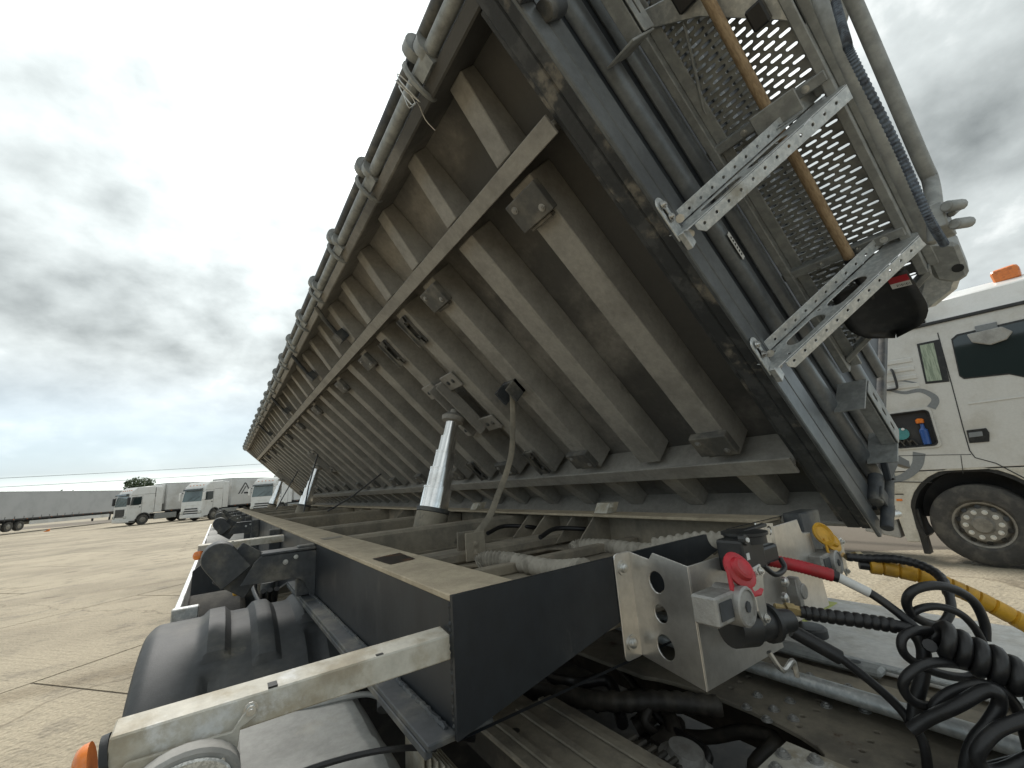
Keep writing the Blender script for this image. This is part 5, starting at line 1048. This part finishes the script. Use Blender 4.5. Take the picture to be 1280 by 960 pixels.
# chassis behind the cab and air-deflector fin
b = MB(); b.box(MX + 0.75, MX + 0.83, 0.5, 6.4, 0.75, 1.0); b.box(MX + 1.6, MX + 1.68, 0.5, 6.4, 0.75, 1.0); kq('chassis_frame', b, 'farblack', 0.004)
b = MB(); b.box(MX + 0.02, MX + 0.06, 2.22, 2.62, 1.0, 3.3); kq('side_fin', b, 'decal', 0.01)
b = MB(); b.box(MX + 0.05, MX + 0.65, 2.5, 3.6, 0.45, 1.0); kq('fuel_tank', b, 'galvd', 0.06)
b = MB(); b.prism([(MX + 0.02, 2.2, 0.32), (MX + 0.02, 2.62, 0.40), (MX + 0.02, 2.55, 0.95), (MX + 0.02, 2.2, 0.95)], (0.3, 0, 0)); kq('step_box', b, 'greyp', 0.01)
for x, ax in ((MX + 0.2, -1), (MX + 2.2, 1)): wheel_obj('wheel', (x, 5.0, 0.53), (ax, 0, 0), 0.53, 0.5, tk, detail=False)

# ------------------------------------------------------------------ rigs parked across the yard
def LT(pos, hd):
    hx_, hy_ = hd; n = math.hypot(hx_, hy_); hx_ /= n; hy_ /= n; px, py, pz = pos
    return lambda f, l, z: (px + f * hx_ - l * hy_, py + f * hy_ + l * hx_, pz + z)
def farwheel(par, tf, f, l, r=0.5, w=0.32):
    c = Vector(tf(f, l, r)); ax = (Vector(tf(f, l + (1 if l > 0 else -1), r)) - c)
    b = MB(); b.lathe(c - ax * w / 2, ax, [(0, r * 0.6), (0.01, r * 0.95), (0.06, r), (w - 0.06, r), (w - 0.01, r * 0.95), (w, r * 0.6), (w - 0.06, r * 0.5), (w - 0.1, 0.05)], 20); o = b.build('wheel', 'tyre', par, 0, 40)
    b = MB(); b.lathe(c + ax * (w / 2 - 0.055), ax, [(0, r * 0.55), (0.02, r * 0.52), (0.03, r * 0.3), (0.06, r * 0.22), (0.065, 0.02)], 16); b.build('rim', 'rim', o, 0, 40)
def far_truck(name, label, pos, hd, grille, group):
    tf = LT(pos, hd); t = thing(name, label, 'truck', pos, group); q = lambda nm, mb, m, bev=0.0, sm=None: mb.build(nm, m, t, bev, sm)
    W2 = 1.25
    # cab shell: f forward (front at 0), profile extruded over the width
    pr = [(0.0, 0.55), (0.02, 1.85), (-0.14, 2.95), (-0.30, 3.30), (-0.75, 3.72), (-2.25, 3.82), (-2.30, 1.05), (-1.95, 1.05)] + [(-1.42 + 0.6 * math.cos(R(a)), 0.55 + 0.6 * math.sin(R(a))) for a in range(150, 29, -20)] + [(-0.80, 0.55)]
    b = MB(tf); b.prism([(f, -W2, z) for f, z in pr], (0, 2 * W2, 0)); q('cab', b, 'white', 0.05, 30)
    b = MB(tf); b.add([(0.035, -1.1, 1.90), (0.035, 1.1, 1.90), (-0.115, 1.04, 2.90), (-0.115, -1.04, 2.90)], [(0, 1, 2, 3)]); b.prism([(0.015, -1.12, 1.88), (0.015, 1.12, 1.88), (-0.13, 1.06, 2.92), (-0.13, -1.06, 2.92)], (0.018, 0, 0)); q('windscreen', b, 'screen', 0)
    b = MB(tf); b.prism([(-0.10, -1.05, 2.95), (-0.10, 1.05, 2.95), (-0.12, 1.05, 3.12), (-0.12, -1.05, 3.12)], (0.22, 0, -0.03)); q('sun_visor', b, 'glass', 0.01)
    if grille == 0:
        b = MB(tf); b.box(0.012, 0.05, -0.85, 0.85, 0.85, 1.62); q('grille', b, 'black', 0.02)
        for k in range(4): b = MB(tf); b.box(0.051, 0.075, -0.8, 0.8, 0.92 + 0.18 * k, 0.98 + 0.18 * k); q('grille_slat', b, 'darkd', 0.005)
    else:
        for k in range(3):
            b = MB(tf); b.box(0.012, 0.045, -0.75 - 0.05 * k, 0.75 + 0.05 * k, 1.12 - 0.22 * k, 1.24 - 0.22 * k); q('grille_slot', b, 'black', 0.01)
        b = MB(tf); b.box(0.022, 0.04, -0.55, 0.55, 1.50, 1.54); q('badge_bar', b, 'zinc', 0.004)
    b = MB(tf); b.box(-0.75, 0.09, -W2 - 0.005, W2 + 0.005, 0.30, 0.70); q('bumper', b, 'white', 0.06)
    for s_ in (-1, 1):
        b = MB(tf); b.box(-0.12, 0.10, s_ * 0.86, s_ * 1.22, 0.72, 0.98); q('headlight', b, 'lamp', 0.03)
        b = MB(tf); b.prism([(f, s_ * (W2 + 0.003), z) for f, z in ((-0.22, 1.95), (-0.32, 2.75), (-1.12, 2.78), (-1.12, 2.05), (-0.9, 1.95))], (0, s_ * 0.012, 0)); q('side_window', b, 'glass', 0)
        b = MB(tf); b.box(-0.10, 0.12, s_ * 1.30, s_ * 1.52, 2.0, 2.75); q('mirror', b, 'black' if grille == 0 else 'white', 0.04)
        b = MB(tf); b.box(-0.08, -0.02, s_ * 1.2, s_ * 1.35, 2.70, 2.78); q('mirror_stay', b, 'black', 0.01)
        b = MB(tf); b.box(-1.1, -0.95, s_ * (W2 + 0.001), s_ * (W2 + 0.02), 1.72, 1.80); q('door_handle', b, 'black', 0.005)
        b = MB(tf); b.prism([(f, s_ * (W2 + 0.004), z) for f, z in [(-1.42 + 0.62 * math.cos(R(a)), 0.57 + 0.62 * math.sin(R(a))) for a in range(0, 181, 18)] + [(-1.42 + 0.53 * math.cos(R(a)), 0.57 + 0.53 * math.sin(R(a))) for a in range(180, -1, -18)]], (0, -s_ * 0.3, 0)); q('wheel_arch', b, 'darkd', 0)
        b = MB(tf); b.box(-2.95, -2.31, s_ * (W2 - 0.05), s_ * W2, 1.1, 3.7); q('side_deflector', b, 'white', 0.02)
        b = MB(tf); b.box(-4.4, -2.4, s_ * 0.95, s_ * (W2 - 0.02), 0.42, 1.0); q('side_skirt', b, 'galvd', 0.04)
        farwheel(t, tf, -1.42, s_ * 1.06); farwheel(t, tf, -5.1, s_ * 0.98, 0.5, 0.5)
    b = MB(tf); b.box(-6.0, -0.9, -0.42, 0.42, 0.72, 1.02); q('chassis', b, 'farblack', 0.01)
    b = MB(tf); b.box(0.0905, 0.10, -0.26, 0.26, 0.46, 0.57); q('number_plate', b, 'paper')
    b = MB(tf); b.prism([(0.05, -0.5, 1.93), (0.05, -0.46, 1.93), (-0.03, 0.25, 2.35), (-0.03, 0.21, 2.36)], (0.012, 0, 0)); q('wiper', b, 'black')
    b = MB(tf); b.prism([(0.05, 0.2, 1.93), (0.05, 0.24, 1.93), (-0.03, 0.9, 2.35), (-0.03, 0.86, 2.36)], (0.012, 0, 0)); q('wiper', b, 'black')
    for s_ in (-1, 1):
        b = MB(tf); b.tube([(-1.18, s_ * W2, 1.0), (-1.18, s_ * W2, 2.95), (-0.25, s_ * W2, 2.92)], 0.012, 5); q('door_seam', b, 'farblack')
        b = MB(tf); b.box(-0.70, -0.25, s_ * (W2 + 0.006), s_ * (W2 + 0.03), 0.36, 0.46); q('cab_step', b, 'black')
        b = MB(tf); b.tube([(-1.3, s_ * W2, 3.0), (-2.28, s_ * W2, 3.02)], 0.012, 5); q('roof_seam', b, 'farblack')
    for k in range(5):
        b = MB(tf); b.box(-0.42, -0.36, -0.8 + 0.4 * k - 0.04, -0.8 + 0.4 * k + 0.04, 3.40, 3.46); q('roof_lamp', b, 'orange')
    return t
def far_trailer(name, label, pos, hd, skin, ln=13.6, logo=False, reefer=False, group=None, curtain=False):
    tf = LT(pos, hd); t = thing(name, label, 'trailer', pos, group); q = lambda nm, mb, m, bev=0.0, sm=None: mb.build(nm, m, t, bev, sm)
    W2 = 1.26
    b = MB(tf); b.box(-ln, 0, -W2, W2, 1.25, 4.0); q('box_body', b, skin, 0.03)
    b = MB(tf); b.box(-ln - 0.02, 0.02, -W2 - 0.015, W2 + 0.015, 1.12, 1.2495); q('floor_frame', b, 'farblack', 0.01)
    b = MB(tf); b.box(-ln - 0.015, 0.015, -W2 - 0.012, W2 + 0.012, 4.0005, 4.06); q('roof_rail', b, 'galv', 0.01)
    for s_ in (-1, 1):
        for k in range(3): farwheel(t, tf, -ln + 2.2 + 1.31 * k, s_ * 1.03, 0.5, 0.38)
        b = MB(tf); b.box(-ln + 5.9, -3.6, s_ * 1.18, s_ * 1.21, 0.55, 0.95); q('side_guard', b, 'box', 0.01)
        b = MB(tf); b.box(-3.2, -3.0, s_ * 0.9, s_ * 1.05, 0.15, 1.1); q('landing_leg', b, 'farblack', 0.01)
        if curtain:
            for k in range(12):
                b = MB(tf); b.box(-ln + 0.6 + 1.1 * k, -ln + 0.66 + 1.1 * k, s_ * (W2 + 0.002), s_ * (W2 + 0.02), 1.05, 1.5); q('curtain_strap', b, 'darkd')
    b = MB(tf); b.box(-ln + 1.2, -0.8, -0.5, 0.5, 0.85, 1.119); q('chassis', b, 'farblack', 0.01)
    for s_ in (-1, 1):
        for k in range(int(ln / 1.6)):
            b = MB(tf); b.box(-0.6 - 1.6 * k, -0.5 - 1.6 * k, s_ * (W2 + 0.0155), s_ * (W2 + 0.02), 1.16, 1.21); q('side_marker', b, 'orange')
            if not curtain: b = MB(tf); b.box(-0.02 - 1.6 * k, 0.0 - 1.6 * k, s_ * (W2 + 0.0005), s_ * (W2 + 0.008), 1.26, 3.99); q('panel_joint', b, 'galv')
    for k in range(3):
        b = MB(tf); b.box(0.0005, 0.015, -0.85 + 0.85 * k - 0.02, -0.85 + 0.85 * k + 0.02, 1.26, 3.98); q('front_rib', b, 'galv')
    b = MB(tf); b.tube(spline([(0.05, 0.3, 1.9), (0.3, 0.25, 1.6), (0.6, 0.1, 1.5), (0.9, 0.0, 1.6)], 4), 0.03, 6); q('air_hose', b, 'rubber')
    if reefer:
        b = MB(tf); b.box(0.021, 0.45, -0.95, 0.95, 1.9, 3.9); q('cooling_unit', b, 'white', 0.05)
        b = MB(tf); b.box(0.451, 0.47, -0.7, 0.7, 2.7, 3.7); q('cooling_grille', b, 'black', 0.01)
    if logo:
        # the open-topped A mark on the flank
        y_ = W2 + 0.004
        for pl in (((-1.0, 2.35), (-0.82, 2.35), (-1.62, 3.55), (-1.8, 3.55)), ((-1.35, 2.35), (-1.2, 2.35), (-1.75, 3.15), (-1.9, 3.15)), ((-1.85, 3.5), (-1.70, 3.5), (-2.5, 2.35), (-2.68, 2.35)), ((-1.6, 2.35), (-1.6, 2.52), (-2.5, 2.52), (-2.5, 2.35))):
            b = MB(tf); b.prism([(f, y_, z) for f, z in pl], (0, 0.004, 0)); q('logo_stroke', b, 'farblack')
    return t
G1 = 'rigs parked across the yard'
h1 = (-0.86, -0.51); c1 = (-8.2, 58.0, 0.0)
far_truck('parked_truck', 'white cab-over truck with a dark grille, nearest the grey curtain trailer', c1, h1, 0, G1)
def behind(c, h, d_): n = math.hypot(*h); return (c[0] - h[0] / n * d_, c[1] - h[1] / n * d_, c[2])
far_trailer('parked_trailer', 'white refrigerated box trailer coupled to the truck with the dark grille', behind(c1, h1, 3.3), h1, 'box', 13.6, False, True, G1)
h2 = (-0.72, -0.70); c2_ = (-2.3, 53.0, 0.0)
far_truck('parked_truck', 'white cab-over truck with slotted white front, in the middle of the row', c2_, h2, 1, G1)
far_trailer('parked_trailer', 'white box trailer marked with a dark letter A on its side', behind(c2_, h2, 3.3), h2, 'box', 13.6, True, False, G1)
h3 = (-0.66, -0.75); c3_ = (3.5, 50.5, 0.0)
far_truck('parked_truck', 'white truck half hidden behind the chrome rams of the tipping trailer', c3_, h3, 1, G1)
far_trailer('parked_trailer', 'white box trailer behind the chrome rams of the tipping trailer', behind(c3_, h3, 3.3), h3, 'box', 13.6, False, False, G1)
hL = (6.1, 15.7); cL = (-12.2, 84.0, 0.25)
far_trailer('parked_trailer', 'long grey curtain-sided trailer parked without a truck at far left', cL, hL, 'tarp', 22.0, False, False, G1, True)
# small chocks left by its wheels
b = MB(); p = Vector((-14.6, 63.5, 0)); b.prism([p, p + Vector((0.45, 0, 0)), p + Vector((0.45, 0, 0.28))], (0, 0.2, 0)); o = b.build('wheel_chock', 'orange', None, 0.01); tag(o, 'small orange wheel chock by the grey curtain trailer wheels', 'chock')

# ------------------------------------------------------------------ trees beyond the yard, power lines
def tree(nm, label, pos, h, w, seed, n=900, trunk=True, group='trees beyond the yard'):
    rnd = random.Random(seed); t = thing(nm, label, 'tree' if trunk else 'bush', pos, group); P = Vector(pos)
    if trunk:
        b = MB(); b.tube([P, P + Vector((0.1, 0, h * 0.3)), P + Vector((-0.1, 0.1, h * 0.6))], [w * 0.05, w * 0.04, w * 0.02], 8)
        for k in range(6):
            a_ = rnd.uniform(0, 6.28); b.tube([P + Vector((0, 0, h * 0.35 + k * h * 0.04)), P + Vector((math.cos(a_) * w * 0.3, math.sin(a_) * w * 0.3, h * (0.55 + 0.05 * k)))], [w * 0.02, w * 0.006], 6)
        b.build('trunk', 'bark', t, 0, 50)
    cl_ = []
    for k in range(22):
        a_ = rnd.uniform(0, 6.28); r_ = w * 0.5 * math.sqrt(rnd.random()) * 0.8; z_ = h * (rnd.uniform(0.42, 0.86) if trunk else rnd.uniform(0.15, 0.7))
        cl_.append((Vector((math.cos(a_) * r_, math.sin(a_) * r_, z_)), w * rnd.uniform(0.10, 0.2)))
    vs = []; fs = []
    for k in range(n):
        c_, r_ = rnd.choice(cl_); d_ = Vector((rnd.gauss(0, 1), rnd.gauss(0, 1), rnd.gauss(0, 0.8))).normalized() * r_ * rnd.uniform(0.5, 1.1)
        c = P + c_ + d_; e1_ = Vector((rnd.gauss(0, 1), rnd.gauss(0, 1), rnd.gauss(0, 1))).normalized(); e2_ = e1_.orthogonal().normalized(); s_ = w * rnd.uniform(0.02, 0.04)
        o_ = len(vs); vs += [c - e1_ * s_, c + e2_ * s_ * 0.6, c + e1_ * s_, c - e2_ * s_ * 0.6]; fs.append((o_, o_ + 1, o_ + 2, o_ + 3))
    b = MB(); b.add(vs, fs); b.build('crown', 'leaf', t)
tree('leafy_tree', 'round green tree rising behind the truck with the dark grille', (-12.6, 106.0, 0), 7.9, 5.2, 3, 3200)
tree('bush', 'low dark bush showing over the grey curtain trailer', (-38.0, 165.0, 0), 7.4, 17.0, 4, 1600, False)
tree('bush', 'faint low bush at the far left over the grey curtain trailer', (-52.0, 170.0, 0), 6.4, 12.0, 6, 900, False)
# overhead wires
def pole(x, y, h):
    b = MB(); b.tube([(x, y, 0), (x, y, h)], [0.16, 0.1], 8); b.box(x - 1.2, x + 1.2, y - 0.06, y + 0.06, h - 0.5, h - 0.36); return b
for (A, B, lb) in (((-90, 96, 7.6), (45, 134, 12.6), 'upper thin power line crossing the sky above the parked trucks'), ((-90, 100, 3.8 + 3.0), (45, 139, 7.6 + 3.0), 'lower thin power line crossing the sky above the parked trucks')):
    A = Vector(A); B = Vector(B); b = MB(); b.tube([A.lerp(B, t / 14) - Vector((0, 0, 1.2 * 4 * (t / 14) * (1 - t / 14))) for t in range(15)], 0.035, 5); o = b.build('power_line', 'wire', None); tag(o, lb, 'wire', 'overhead power lines')
